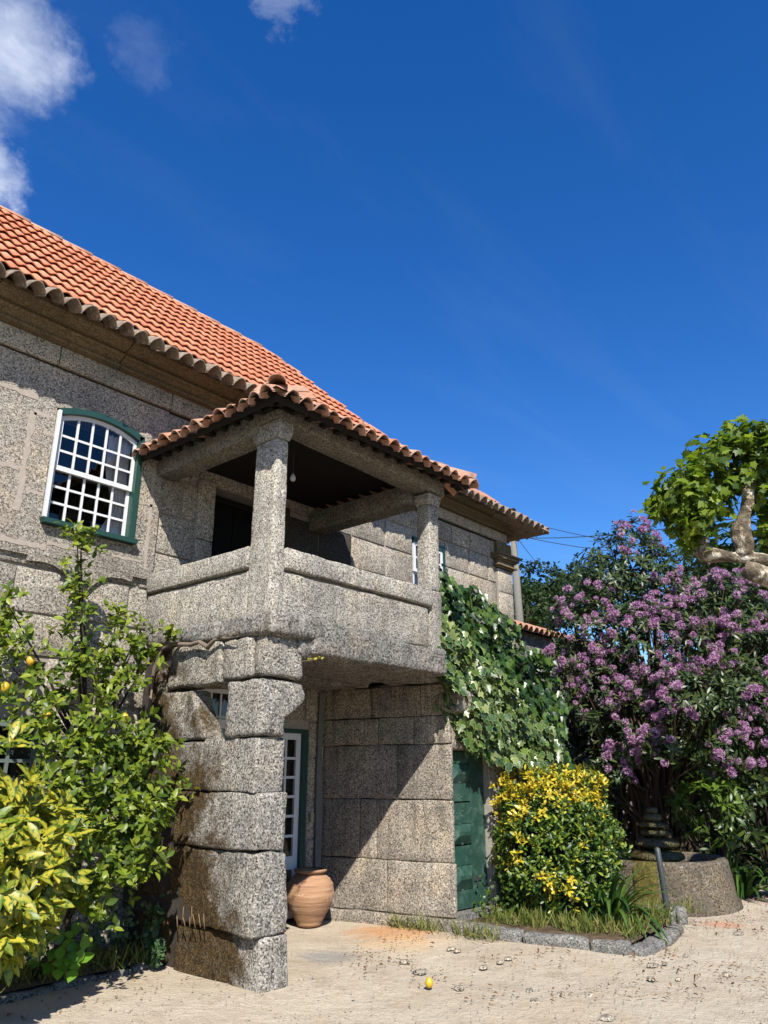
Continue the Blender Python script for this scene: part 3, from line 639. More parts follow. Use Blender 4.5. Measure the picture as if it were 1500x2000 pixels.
def joined(name, me0, mats, parent, mat, smooth=True):
    """many copies of one piece as a single mesh"""
    nv = len(me0.vertices); co = np.empty(nv * 3); me0.vertices.foreach_get('co', co); co = np.c_[co.reshape(-1, 3), np.ones(nv)]
    fsv = [tuple(p.vertices) for p in me0.polygons]; V = []; Fc = []
    for i, m_ in enumerate(mats): V.append((co @ np.array(m_).T)[:, :3]); Fc += [tuple(a + i * nv for a in f) for f in fsv]
    return link(name, mesh(name, np.concatenate(V).tolist(), Fc), mat, parent, smooth, kind='stuff')
spots.sort(key=lambda s: (Vector((s[0], s[1], 7)) - CAM).length)
spots_vis = [s for s in spots if s[0] > -2.9]
for (x, y) in spots_vis[:300]:
    place_tile(tiles_me[0], 'roof_tile', rp(x, y) + Vector((0, 0, .01 + random.uniform(0, .006))), (ang + random.uniform(-.006, .006), 0, random.uniform(-.008, .008)), roof)
rest = spots_vis[300:] + [s for s in spots if s[0] <= -2.9]
joined('roof_tile_field', tiles_me[0], [Matrix.Translation(rp(x, y) + Vector((0, 0, .01 + random.uniform(0, .006)))) @ Euler((ang + random.uniform(-.006, .006), 0, random.uniform(-.008, .008))).to_matrix().to_4x4() for x, y in rest], roof, M['tile'])
# ridge and hip tiles
def barrel(name, R0, R1, L_, th=.014, n=9, a0=0, a1=math.pi, mat='ridge'):
    vs = []; fs = []
    for (yy, r) in ((0, R0), (L_, R1)):
        for rr_ in (r, r - th):
            for i in range(n): a = a0 + (a1 - a0) * i / (n - 1); vs.append((math.cos(a) * rr_, yy, math.sin(a) * rr_))
    # rows: 0 outer near, 1 inner near, 2 outer far, 3 inner far
    for i in range(n - 1):
        fs += [(i, i + 1, 2 * n + i + 1, 2 * n + i)[::-1], (n + i, n + i + 1, 3 * n + i + 1, 3 * n + i), (i, n + i, n + i + 1, i + 1)[::-1], (2 * n + i, 3 * n + i, 3 * n + i + 1, 2 * n + i + 1)]
    fs += [(0, 2 * n, 3 * n, n), (n - 1, 2 * n - 1, 4 * n - 1, 3 * n - 1)]
    me = mesh(name, vs, fs); me.materials.append(M[mat]); me.polygons.foreach_set('use_smooth', [True] * len(me.polygons)); return me
ridge_me = barrel('ridge_tile', .068, .045, .47)
path = [Vector((-3.6, RY, 0)), Vector((RX, RY, 0))] + [Vector((a, b, 0)) for a, b in hip[1:]]
path = [rp(p.x, p.y) for p in path]
for a, b in zip(path, path[1:]):
    L_ = (b - a).length; k = max(1, round(L_ / .42))
    for i in range(k):
        q = a.lerp(b, (i + 1) / k); d = (a - b).normalized()
        o = place_tile(ridge_me, 'ridge_tile', q + Vector((0, 0, .0)), (0, 0, 0), roof)
        o.rotation_euler = d.to_track_quat('Y', 'Z').to_euler()
        o.scale = (1, L_ / k / .42, 1)
# eave course: large weathered barrel tiles, alternating cover and channel
def eave_mesh(name, W_, L_, amp, mat, th=.016, seed=0, n=12):
    prof = [(i / n, amp * (abs(math.sin(math.pi * (i / n))) ** .8 * 2 - 1) if i <= n else 0) for i in range(n + 1)]
    vs = []; m_ = 3
    for j in range(m_ + 1):
        for (xx, z) in prof: vs.append((xx * W_, L_ * j / m_, z + .012 * (1 - j / m_) + .006 * noise.noise(Vector((xx * 5 + seed, j, seed * 2)))))
    k = n + 1; lo = len(vs)
    vs += [(x_, y_, z_ - th) for x_, y_, z_ in vs]; fs = []
    for j in range(m_):
        for i in range(n): a = j * k + i; fs.append((a, a + 1, a + k + 1, a + k)); fs.append((a + lo, a + k + lo, a + k + 1 + lo, a + 1 + lo))
    for i in range(n): fs.append((i, i + lo, i + 1 + lo, i + 1))
    me = mesh(name, vs, fs); me.materials.append(M[mat]); me.polygons.foreach_set('use_smooth', [True] * len(me.polygons)); return me
ev = [eave_mesh('eave_tile', .192, .78, .054, 'eave', seed=i, th=.015) for i in range(5)]
x = -3.45; ea = math.atan(.5)
while x < 7.6:
    xx = x + random.uniform(-.01, .01); place_tile(random.choice(ev), 'eave_tile', (xx, 1.33 + random.uniform(-.025, .02), EZ(xx) - .05 + random.uniform(-.01, .01)), (ea + random.uniform(-.03, .03), random.uniform(-.03, .03), random.uniform(-.03, .03)), roof); x += .19
y = 1.62                                                        # the eave turns the far corner
while y < 3.4:
    o = place_tile(random.choice(ev), 'eave_tile', (7.80, y, EZ(7.8) - .06), (ea, 0, math.pi / 2 + random.uniform(-.03, .03)), roof); y += .213
part('soffit', MB().box(-5.6, 7.45, 1.66, FY + .15, 6.155, 6.17).box(7.3, 7.62, 1.64, 7.4, 6.0, 6.06), M['corn'], parent=roof)

# ------------------------------------------------------------------ porch: pier, slab, parapet, columns, beams, roof
pier = part('pier', MB().box(.02, .14, .12, 1.95, -.05, .4).box(-.06, .12, .12, 1.95, .4, 1.9).box(-.07, .08, 1.3, 1.95, 1.9, 2.7), M['mortar_dark'])
def ps(b, r=.016, amp=.013, warp=None, mat='pier', jit=.012, **k): return stone('stone', b, M[mat], pier, r=r, amp=amp, seg=.05, warp=warp, jit=jit, fr=4, **k)
ps((-.02, .28, -.02, 1.14, -.08, .372), r=.035)
def chip(q):                                                   # the lower left of the big mossy stone is worn away
    t = max(0, min(1, (q.y - .35) / .7)) * max(0, (1.0 - q.z) / .6); q.x += .05 * t if q.x < .05 else 0; return q
ps((-.10, .235, -.02, 1.22, .380, .996), r=.022, amp=.022, warp=chip)
ps((-.12, .21, .0, 1.15, 1.0, 1.454), r=.018)
ps((-.12, .19, .02, .78, 1.46, 1.912)); ps((-.13, .17, .79, 1.38, 1.465, 1.90))
def bracket(q):                                                # the upper right of this stone swells out as a corbel
    if q.x > .05: q.x += .27 * max(0, min(1, (q.z - 2.08) / .18)) * (.6 + .4 * math.sin(min(1, (q.z - 1.9) / .5) * 3.1))
    return q
ps((-.14, .16, -.01, .48, 1.918, 2.412), r=.035, amp=.02, warp=bracket, label='pale corbel stone swelling out to the right at the top of the pier')
def lean(q): q.y += .28 * (q.z - 1.9) / .45 * (1 - min(1, max(0, (q.y - .85) / .6))); return q
ps((-.13, .12, .76, 1.5, 1.915, 2.37), r=.03, warp=lean, label='slanting stone left of the gap, brown with moss')
ps((-.15, .1, 1.44, 1.70, 2.22, 2.62), r=.06)
ps((-.13, .30, -.05, .145, 2.42, 2.80), r=.035, amp=.02); ps((-.13, .12, .152, .57, 2.42, 2.79), r=.025, amp=.02); ps((-.14, .12, .585, 1.43, 2.40, 2.80), r=.03, amp=.025)
for (a, b, c, d) in [(1.24, 1.72, .0, .5), (1.25, 1.95, .5, 1.0), (1.22, 1.6, 1.0, 1.44), (1.6, 1.97, 1.0, 1.5), (1.4, 1.97, 1.5, 1.92), (1.52, 1.97, 1.93, 2.3), (1.72, 1.97, 2.3, 2.75)]:
    ps((-.05, .12, a, b, c + .01, d - .01), r=.05)
# slab
slab = part('slab', MB().box(.1, 2.2, .1, 1.98, 2.72, 2.9).box(2.0, 2.72, .5, 1.98, 2.70, 2.9), M['mortar_dark'])
def und(q): q.z += .03 * noise.noise(Vector((q.x * 1.3, q.y * 1.3, 3))); return q
stone('stone', (.36, 2.42, -.12, 1.2, 2.655, 2.945), M['slab'], slab, r=.03, amp=.035, seg=.05, warp=und, fr=3.2)
stone('stone', (.1, 2.66, 1.22, 1.99, 2.62, 2.90), M['slab'], slab, r=.04, amp=.03, seg=.09)
def nose(q): return q
stone('stone', (-.17, .48, -.13, .622, 2.79, 3.0), M['slab'], slab, r=.045, amp=.025, seg=.045, fr=3)
stone('stone', (.20, .50, -.10, .4, 2.62, 2.86), M['slab'], slab, r=.08, amp=.04, seg=.045, fr=3)
stone('stone', (-.17, .4, .63, 1.30, 2.81, 3.01), M['slab'], slab, r=.07, amp=.03, seg=.05); stone('stone', (-.16, .4, 1.31, 1.86, 2.83, 3.03), M['slab'], slab, r=.07, amp=.03, seg=.05)
stone('stone', (2.36, 2.85, .2, .95, 2.64, 2.88), M['slab'], slab, r=.05, amp=.03, seg=.06)
part('porch_floor', MB().box(.0, 2.5, .15, 1.99, 2.96, 2.985), plain('dark_stone_floor', (.1, .09, .08), .9, .1), parent=slab)
# parapet
par = part('parapet', MB().box(.05, 2.24, .02, .13, 2.96, 3.56).box(-.07, .05, .3, 1.97, 2.98, 3.56), M['mortar'])
def pst(b, **k): return stone('stone', b, M['porch'], par, seg=.07, **k)
pst((.035, 2.235, -.03, .16, 2.945, 3.395), r=.02, amp=.008); pst((.035, 2.275, -.065, .21, 3.415, 3.615), r=.018, amp=.012, label='weathered coping stone along the front of the porch')
pst((-.12, .06, .285, 1.97, 2.97, 3.425), r=.02, amp=.008); pst((-.155, .1, .285, 1.97, 3.445, 3.655), r=.018, amp=.012, label='weathered coping stone along the left side of the porch')
pst((2.28, 2.50, -.02, .2, 2.9, 3.62), r=.02, amp=.01)
def column(name, x0, x1, y0, y1, z0, z1, label, zc):
    def tap(q):
        t = (q.z - z0) / (z1 - z0); k = 1.03 - .06 * t; cx_, cy_ = x1 if False else (x0 + x1) / 2, (y0 + y1) / 2; q.x = cx_ + (q.x - cx_) * k; q.y = cy_ + (q.y - cy_) * k; return q
    v, f = rbox(x0, x1, y0, y1, z0, z1, seg=.07, r=.016, amp=.006, warp=tap, seed=x0 + 3)
    o = link(name, mesh(name, v, f), M['porch'], house, True, label=label)
    def fl(q): t = (q.z - z1) / (zc - z1); k = 1 + .22 * min(1, max(0, t * 2.2)); cx_, cy_ = (x0 + x1) / 2, (y0 + y1) / 2; q.x = cx_ + (q.x - cx_) * k; q.y = cy_ + (q.y - cy_) * k; return q
    stone('column_capital', (x0 - .004, x1 + .004, y0 - .004, y1 + .004, z1 + .003, zc), M['porch'], o, r=.012, amp=.005, seg=.05, warp=fl); return o
column('column', -.125, .03, -.035, .285, 2.96, 4.70, 'square granite column at the corner of the porch', 4.885)
column('column', 2.285, 2.475, -.02, .17, 3.62, 4.66, 'square granite column at the right end of the porch', 4.80)
def bz(x): return 4.885 - .028 * (x + .1)
def bw(q): q.z += -.028 * (q.x + .1); return q
bm1 = stone('beam', (-.165, 2.55, -.07, .21, 4.89, 5.07), M['beam'], house, r=.012, amp=.006, seg=.09, warp=bw)
stone('beam', (-.165, .10, .215, 2.0, 4.80, 5.06), M['beam'], house, r=.012, amp=.006, seg=.09)
stone('beam', (2.24, 2.5, .215, 2.0, 4.72, 4.98), M['beam'], house, r=.012, amp=.006, seg=.09)
# porch roof
PE = 4.90; PT = .42; PX0, PX1, PY0 = -.50, 2.80, -.42
def pz(d): return PE + PT * d
cxm = (PX0 + PX1) / 2; half = (PX1 - PX0) / 2
A_ = Vector((PX0, PY0, PE)); B_ = Vector((PX1, PY0, PE - .03)); C_ = Vector((PX1, 2.0, PE)); D_ = Vector((PX0, 2.0, PE)); E_ = Vector((cxm, PY0 + half, pz(half))); G_ = Vector((cxm, 2.0, pz(half)))
up = Vector((0, 0, .07))
inn = [v + up for v in (A_, B_, C_, D_, E_, G_)]
k_ = [(0, 1, 4), (0, 4, 5, 3), (1, 2, 5, 4)]
proof = link('porch_roof', mesh('porch_roof', inn, k_), M['wood_dark'], house)
brd = MB()                                                      # dark boards and rafters under the tiles
for i in range(16):
    x = PX0 + .1 + (PX1 - PX0 - .2) * i / 15; brd.box(x - .03, x + .03, PY0 + .14, PY0 + .5, PE + .075, PE + .115)
for i in range(12):
    y = PY0 + .15 + 2.2 * i / 11; brd.box(PX0 + .14, PX0 + .5, y - .03, y + .03, PE + .075, PE + .115)
part('rafter', brd, M['wood_dark'], parent=proof, kind='stuff')
part('ceiling', MB().box(-.1, 2.5, .0, 1.99, 5.075, 5.09), M['wood_dark'], parent=proof)
part('fascia', MB().box(PX0 + .1, PX1 - .1, PY0 + .10, PY0 + .135, PE - .0, PE + .06).box(PX0 + .1, PX0 + .135, PY0 + .14, 1.95, PE + .0, PE + .06).box(PX0 + .14, -.17, PY0 + .14, 1.95, PE + .125, PE + .14).box(-.17, PX1 - .14, PY0 + .14, -.075, PE + .125, PE + .14), M['wood_dark'], parent=proof)
pe = [eave_mesh('eave_tile', .185, .5, .044, 'ptile', seed=i + 9, th=.014) for i in range(5)]
pa = math.atan(PT)
x = PX0 + .13
while x < PX1 - .1:
    t = (x - PX0) / (PX1 - PX0); place_tile(random.choice(pe), 'eave_tile', (x, PY0 + random.uniform(-.025, .02), PE + .055 - .03 * t + random.uniform(-.008, .008)), (pa + random.uniform(-.05, .05), random.uniform(-.05, .05), random.uniform(-.05, .05)), proof); x += .183
y = 1.9
while y > PY0 + .08:
    place_tile(random.choice(pe), 'eave_tile', (PX0 + random.uniform(-.025, .02), y + .1, PE + .055 + random.uniform(-.008, .008)), (pa + random.uniform(-.05, .05), random.uniform(-.05, .05), -math.pi / 2 + random.uniform(-.05, .05)), proof); y -= .183
y = PY0 + .2
while y < 1.9:
    place_tile(random.choice(pe), 'eave_tile', (PX1, y, PE + .03), (pa, 0, math.pi / 2), proof); y += .198
# upper tiles, hidden from below but there
up_m = []
for j in range(5):
    d = .42 + .36 * j
    x = PX0 + d
    while x < PX1 - d: up_m.append(Matrix.Translation((x, PY0 + d - .05, pz(d) + .06)) @ Euler((pa, 0, 0)).to_matrix().to_4x4()); x += .198
    y = 1.9
    while y > PY0 + d: 
        if j < 4: up_m.append(Matrix.Translation((PX0 + d - .05, y, pz(d) + .06)) @ Euler((pa, 0, -math.pi / 2)).to_matrix().to_4x4()); up_m.append(Matrix.Translation((PX1 - d + .05, y, pz(d) + .06)) @ Euler((pa, 0, math.pi / 2)).to_matrix().to_4x4())
        y -= .198
joined('roof_tile_field', pe[0], up_m, proof, M['ptile'])
hipm = barrel('hip_tile', .10, .075, .5, mat='ptile')
for (a, b) in ((A_, E_), (B_, E_)):
    for i in range(5):
        q = a.lerp(b, i / 5 + (.03 if i == 0 else .0)); d = (b - a).normalized(); o = place_tile(hipm, 'hip_tile', q + Vector((0, 0, .105)), (0, 0, 0), proof); o.rotation_euler = d.to_track_quat('Y', 'Z').to_euler()

# ------------------------------------------------------------------ passage wall and annex with the green door
ann = part('annex_wall', MB().box(3.05, 3.08, .40, 1.98, 0, 2.7), M['mortar'])
mbx = MB(); wall_with_holes(mbx, 3.0, 5.0, -.1, 2.85, .30, .9, [(3.02, 3.80, .0, 1.88)]); part('annex_core', mbx, M['mortar'])
part('annex_side', MB().add([(2.975, .42, -.05), (3.1, .42, -.05), (3.1, 1.98, -.05), (2.663, 1.98, -.05), (2.975, .42, 2.62), (3.1, .42, 2.62), (3.1, 1.98, 2.62), (2.663, 1.98, 2.62)], [(0, 3, 2, 1), (4, 5, 6, 7), (0, 1, 5, 4), (1, 2, 6, 5), (2, 3, 7, 6), (3, 0, 4, 7)]).box(3.11, 5.0, .91, 1.98, 0, 2.8), M['mortar_dark'])
TH = .2                                                       # the wall stands a little askew to the house
def skew(q): q.x += -TH * (q.y - .25) ; return q
def inst(y0, y1, z0, z1, dx=0, mat='inner', x1=3.2, **k):
    return stone('stone', (2.965 - dx, x1, y0 + .003, y1 - .003, z0 + .003, z1 - .003), M[mat], ann, r=.015, amp=.01, seg=.075, warp=skew, jit=.004, **k)
for (z0, z1, ys, pr) in [(-.06, .12, [.16, .8, 2.0], .06), (.12, .67, [.24, 1.08, 2.0], 0), (.67, 1.33, [.25, 1.22, 1.45, 2.0], 0), (1.33, 1.95, [.25, .95, 2.0], .0), (1.95, 2.27, [.25, .72, 1.2, 2.0], .01), (2.27, 2.64, [.27, .62, 1.3, 2.0], .01)]:
    for a, b in zip(ys, ys[1:]): inst(a, b, z0, z1, pr + random.uniform(0, .006), x1=3.015 if a < .3 else 3.2)
def ast(b, **k): return stone('stone', b, M['inner'], ann, r=.02, amp=.008, seg=.09, jit=.004, **k)
ast((3.0, 3.84, .25, .5, 1.89, 2.28)); ast((3.02, 3.7, .26, .5, 2.29, 2.8)); ast((3.71, 4.4, .26, .5, 2.29, 2.8))
for c, d in ((-.05, .6), (.61, 1.15), (1.16, 1.88)): ast((3.805, 4.3 + random.uniform(-.1, .1), .25, .5, c, d))
for c, d in ((-.05, .7), (.71, 1.5), (1.51, 2.28)):
    ast((4.42, 5.0, .26, .5, c, d))
ast((3.86, 4.4, .25, .5, 1.89, 2.28)); ast((4.41, 5.0, .25, .5, 2.29, 2.82))
stone('stone', (2.93, 3.2, .07, .5, 2.29, 2.55), M['inner'], ann, r=.045, amp=.03, seg=.035, jit=.02, label='rounded corbel stone at the corner above the green door')
# mortar stripe in the inner corner
part('mortar_joint', MB().prism([(2.50, .2), (2.585, .2), (2.60, 1.2), (2.56, 1.9), (2.60, 2.6), (2.50, 2.6), (2.48, 1.6)], 1.955, 1.975), plain('grey_mortar', (.2, .2, .19), .95, .1, .15, 14, .5))
# green door
gd = part('door', MB().box(3.03, 3.09, .36, .42, .16, 1.87).box(3.09, 3.79, .36, .42, 1.80, 1.87).box(3.5, 3.79, .37, .41, .16, 1.80), M['green'], label='weathered green wooden door with raised and sunk square panels')
def zz(y): return 1.87 - (y - 180) / 1540 * 1.71
rows_ = [(225, 305, 0), (305, 505, 1), (505, 690, 0), (700, 910, 0), (910, 1110, 1), (1120, 1310, 0), (1310, 1540, 1), (1540, 1715, 0)]
for (a, b, pyr) in rows_:
    z1, z0 = zz(a), zz(b) + .006; xa, xb = 3.095, 3.495
    if not pyr: part('board', MB().box(xa, xb, .362 + random.uniform(0, .006), .40, z0, z1), M['green'], parent=gd)
    else:
        m_ = MB(); i_ = .09; zc0, zc1 = z0 + (z1 - z0) * .45, z1 - (z1 - z0) * .38
        vs = [(xa, .37, z0), (xb, .37, z0), (xb, .37, z1), (xa, .37, z1), (xa + i_, .315, zc0), (xb - i_, .315, zc0), (xb - i_, .315, zc1), (xa + i_, .315, zc1)]
        m_.add(vs, [(0, 1, 5, 4), (1, 2, 6, 5), (2, 3, 7, 6), (3, 0, 4, 7), (4, 5, 6, 7)]); m_.box(xa, xb, .372, .40, z0, z1); part('raised_panel', m_, M['green'], parent=gd)
for a, b in [(3.26, 620), (3.31, 640), (3.2, 800), (3.32, 780), (3.3, 830), (3.26, 905), (3.28, 495), (3.3, 1100), (3.28, 1535)]: part('nail', MB().box(a - .006, a + .006, .352, .372, zz(b) - .006, zz(b) + .006), M['greyframe'], parent=gd)
part('latch', MB().box(3.52, 3.66, .355, .37, .44, .47).box(3.56, 3.585, .35, .356, .38, .5), M['iron'], parent=gd)
part('threshold', MB().box(3.0, 3.85, .2, .6, .02, .155), M['kerb'])
# small fittings
tag(MB().box(2.40, 2.455, 1.958, 1.984, 1.06, 1.17).box(2.415, 2.44, 1.95, 1.957, 1.10, 1.13).build('wall_switch', M['switch']), 'small cream electric switch on the passage wall beside the glazed door', 'switch')
bulb = empty('light_bulb', (.62, .9, 4.6), label='bare bulb hanging from the porch ceiling just right of the corner column', cat='light bulb')
bb = survey(572, 932, 7.9)
bulb.location = bb
MB().tube([bb + Vector((0, 0, .03)), Vector((bb.x, bb.y, 5.07))], .004, 5).build('cord', M['iron'], bulb)
MB().lathe([(0, -.05), (.02, -.045), (.032, -.02), (.03, .0), (.015, .03), (.013, .035)], bb, 12).build('bulb', plain('milky_glass', (.6, .6, .58), .2, .5), bulb, True)
MB().lathe([(.014, .03), (.016, .06), (0, .062)], bb, 10).build('socket', M['iron'], bulb, True)

# ------------------------------------------------------------------ clay urn
uc = Vector((2.17, 1.70, .0))
prof = [(0, .0), (.135, .0), (.15, .02), (.165, .07), (.21, .15), (.255, .24), (.285, .33), (.30, .42), (.298, .50), (.28, .58), (.245, .64), (.19, .685), (.165, .70), (.165, .715), (.205, .73), (.21, .75), (.205, .765), (.17, .77), (.155, .74), (.155, .6), (0, .5)]
prof = [(a * .91, b * .76) for a, b in prof]
fine = []
for (a, b), (c, d) in zip(prof, prof[1:]):
    for t in (0, .34, .67): fine.append((a + (c - a) * t, b + (d - b) * t))
fine.append(prof[-1]); fine = [(r_ + (.004 * math.sin(z_ * 260) if .03 < z_ < .52 and r_ > .12 else 0), z_) for r_, z_ in fine]
urn = empty('clay_urn', uc, label='big ribbed terracotta urn standing in the passage beside the pier', cat='urn')
MB().lathe(fine[:-9], uc, 56, .015).build('body', M['clay'], urn, True); MB().lathe([(a * .91, b * .76) for a, b in [(.155, .70), (.165, .715), (.19, .724), (.197, .742), (.19, .756), (.165, .76), (.152, .735), (.15, .65)]], uc, 56).build('rim', M['clay'], urn, True)
tag(MB().tube([gpt(560, 1787, .03), gpt(575, 1790, .035), gpt(584, 1799, .02), gpt(604, 1806, .015)], [.018, .02, .01, .006], 8).build('hose_end', M['white']), 'short pale hose end lying on the ground at the foot of the urn', 'hose')

# ------------------------------------------------------------------ kerb, bed, cobbles, fountain
soil = MB()
def sheet(name, pts, z, mat, n=18, amp=.02, **k):
    """uneven sheet inside a quadrilateral"""
    a, b, c, d = [Vector(p) for p in pts]; vs = []; fs = []
    for j in range(n + 1):
        for i in range(n + 1):
            q = a.lerp(b, i / n).lerp(d.lerp(c, i / n), j / n); e = min(i, n - i, j, n - j) / 2; vs.append((q.x, q.y, z * min(1, e + .55) + amp * noise.noise(Vector((q.x * 3, q.y * 3, 1))) * min(1, e)))
    for j in range(n):
        for i in range(n): q = j * (n + 1) + i; fs.append((q, q + 1, q + n + 2, q + n + 1))
    return link(name, mesh(name, vs, fs), mat, None, True, **k)
sheet('planting_bed', [(3.12, -1.6, 0), (4.6, -1.46, 0), (5.4, .3, 0), (3.02, .3, 0)], .10, M['soil'], kind='structure')
sheet('side_bed', [(-3.6, 1.15, 0), (-.06, 1.35, 0), (-.06, 2.02, 0), (-3.6, 2.02, 0)], .08, M['soil'], kind='structure')
kb = empty('bed_kerb', (3.1, -.7, 0), label='low granite kerb edging the planting bed below the green door', cat='kerb')
def kstone(p, q, wdt, h, parent, nm='kerb_stone', mat='kerb', r=.04):
    p, q = Vector(p), Vector(q); d = (q - p); Ln = d.length; a = math.atan2(d.y, d.x); _sd[0] += 1
    def wp(v): x_ = v.x; y_ = v.y; return (p.x + x_ * math.cos(a) - y_ * math.sin(a), p.y + x_ * math.sin(a) + y_ * math.cos(a), v.z)
    v, f = rbox(.004, Ln - .004, -wdt / 2, wdt / 2, -.08, h, seg=.06, r=r, amp=.015, seed=_sd[0] * .41, warp=wp); return link(nm, mesh(nm, v, f), M[mat], parent, True)
kpts = [(2.98, .2), (3.05, -.55), (3.16, -1.25), (3.22, -1.62)]
for a, b in zip(kpts, kpts[1:]): kstone((*a, 0), (*b, 0), .19, .09 + random.uniform(-.008, .008), kb)
for a, b in zip([(3.16, -1.68), (3.8, -1.66), (4.3, -1.58)], [(3.8, -1.66), (4.3, -1.58), (4.68, -1.48)]): kstone((*a, 0), (*b, 0), .2, .05, kb)
cb = empty('cobble_edging', (4.5, -1.3, 0), label='short row of upright grey cobbles in front of the fountain basin', cat='edging')
c0, c1 = gpt(1205, 1802), gpt(1342, 1800)
for i in range(6): a = c0.lerp(c1, i / 6); b = c0.lerp(c1, (i + .93) / 6); kstone(a, b, .16, .16 + random.uniform(-.02, .015), cb, 'cobble', r=.03)
e0 = empty('bed_edge_stones', (-1.5, 1.2, 0), label='rough flat stones edging the soil under the lemon tree', cat='edging')
pp = [(-3.3, .95), (-2.6, 1.05), (-2.05, 1.12), (-1.5, 1.25), (-1.05, 1.28), (-.65, 1.33), (-.3, 1.36), (-.08, 1.33)]
for a, b in zip(pp, pp[1:]): kstone((*a, 0), (*b, 0), .14, .035 + random.uniform(-.012, .015), e0, 'edge_stone', 'kerb', .03)
# fountain
FC = survey(1286, 1700, 12.0); FC.z = 0
fnt = empty('fountain', FC, label='round mossy stone fountain basin under the rhododendron with a tiered centre', cat='fountain')
MB().lathe([(a * .86, b * .9) for a, b in [(1.17, -.05), (1.15, .05), (1.10, .13), (1.075, .33), (1.045, .54), (1.035, .60), (1.0, .625), (.90, .62), (.86, .60), (.85, .3), (.85, .1)]], FC, 64, .02).build('basin', M['basin'], fnt, True)
MB().lathe([(.75, .46), (.5, .465), (.05, .465), (.0, .465)], FC, 40).build('water', M['water'], fnt, True)
def tier(r0, z, h, mat='wetmoss'): return MB().lathe([(0, z), (r0 * .8, z), (r0, z + h * .25), (r0 * .98, z + h * .5), (r0 * .82, z + h * .85), (r0 * .5, z + h), (0, z + h * 1.02)], FC, 28, .12).build('tier', M[mat], fnt, True)
tier(.32, .42, .08, 'basin')
tier(.36, .50, .15); tier(.29, .67, .13); tier(.2, .81, .1); tier(.21, .92, .07); tier(.13, 1.0, .1); tier(.08, 1.1, .08)
MB().tube([FC + Vector((0, 0, .3)), FC + Vector((0, 0, 1.08))], .08, 12).build('stem', M['basin'], fnt)
sp = MB()                                                       # falling water drops
for i in range(90):
    a = random.uniform(0, 6.28); r_ = random.uniform(.22, .42); z = random.uniform(.54, 1.15); q = FC + Vector((math.cos(a) * r_, math.sin(a) * r_, z)); h_ = random.uniform(.01, .035)
    sp.tube([q, q + Vector((0, 0, h_))], .004, 4)
sp.build('water_drop', M['water'], fnt, True, kind='stuff')
# moss cushion on the basin front
fa = math.atan2(CAM.y - FC.y, CAM.x - FC.x)
def moss_patch(name, parent, a0, a1, z0, z1, R_, prot, seed, n=16):
    vs = []; fs = []
    for j in range(n + 1):
        for i in range(n + 1):
            u_, v_ = i / n * 2 - 1, j / n * 2 - 1; e = max(0, 1 - abs(u_) ** 2.2 * (1 + .5 * v_) - max(0, v_) ** 6 + .5 * noise.noise(Vector((i * .35, j * .35, seed + 3))))
            a = a0 + (a1 - a0) * i / n; z = z0 + (z1 - z0) * j / n
            rr_ = R_(z) - .01 + (prot * min(1, e * 2) * (1 + .5 * noise.noise(Vector((i * .5, j * .5, seed)))) + .012 * noise.noise(Vector((i * 1.3, j * 1.3, seed)))) * (1 if e > 0 else 0)
            vs.append((FC.x + math.cos(a) * rr_, FC.y + math.sin(a) * rr_, z))
    for j in range(n):
        for i in range(n): q = j * (n + 1) + i; fs.append((q, q + 1, q + n + 2, q + n + 1))
    return link(name, mesh(name, vs, fs), M['moss'], parent, True)
Rb = lambda z: .86 * (1.155 - .06 * min(1, max(0, z) / .13) if z < .13 else 1.10 - .06 * (z - .13) / .47)
moss_patch('moss_cushion', fnt, fa - .36, fa - .02, -.02, .57, Rb, .045, 1)
pp_ = survey(1304, 1790, 10.35); pp_.z = 0
tag(MB().tube([pp_ + Vector((0, 0, -.05)), pp_ + Vector((0, 0, .2)), pp_ + Vector((-.02, .01, .5)), pp_ + Vector((-.045, .02, .78)), pp_ + Vector((-.05, .025, .8))], [.036, .034, .034, .034, .016], 12).build('stand_pipe', M['iron'], None, True), 'dark leaning metal pipe standing in front of the mossy basin', 'pipe')

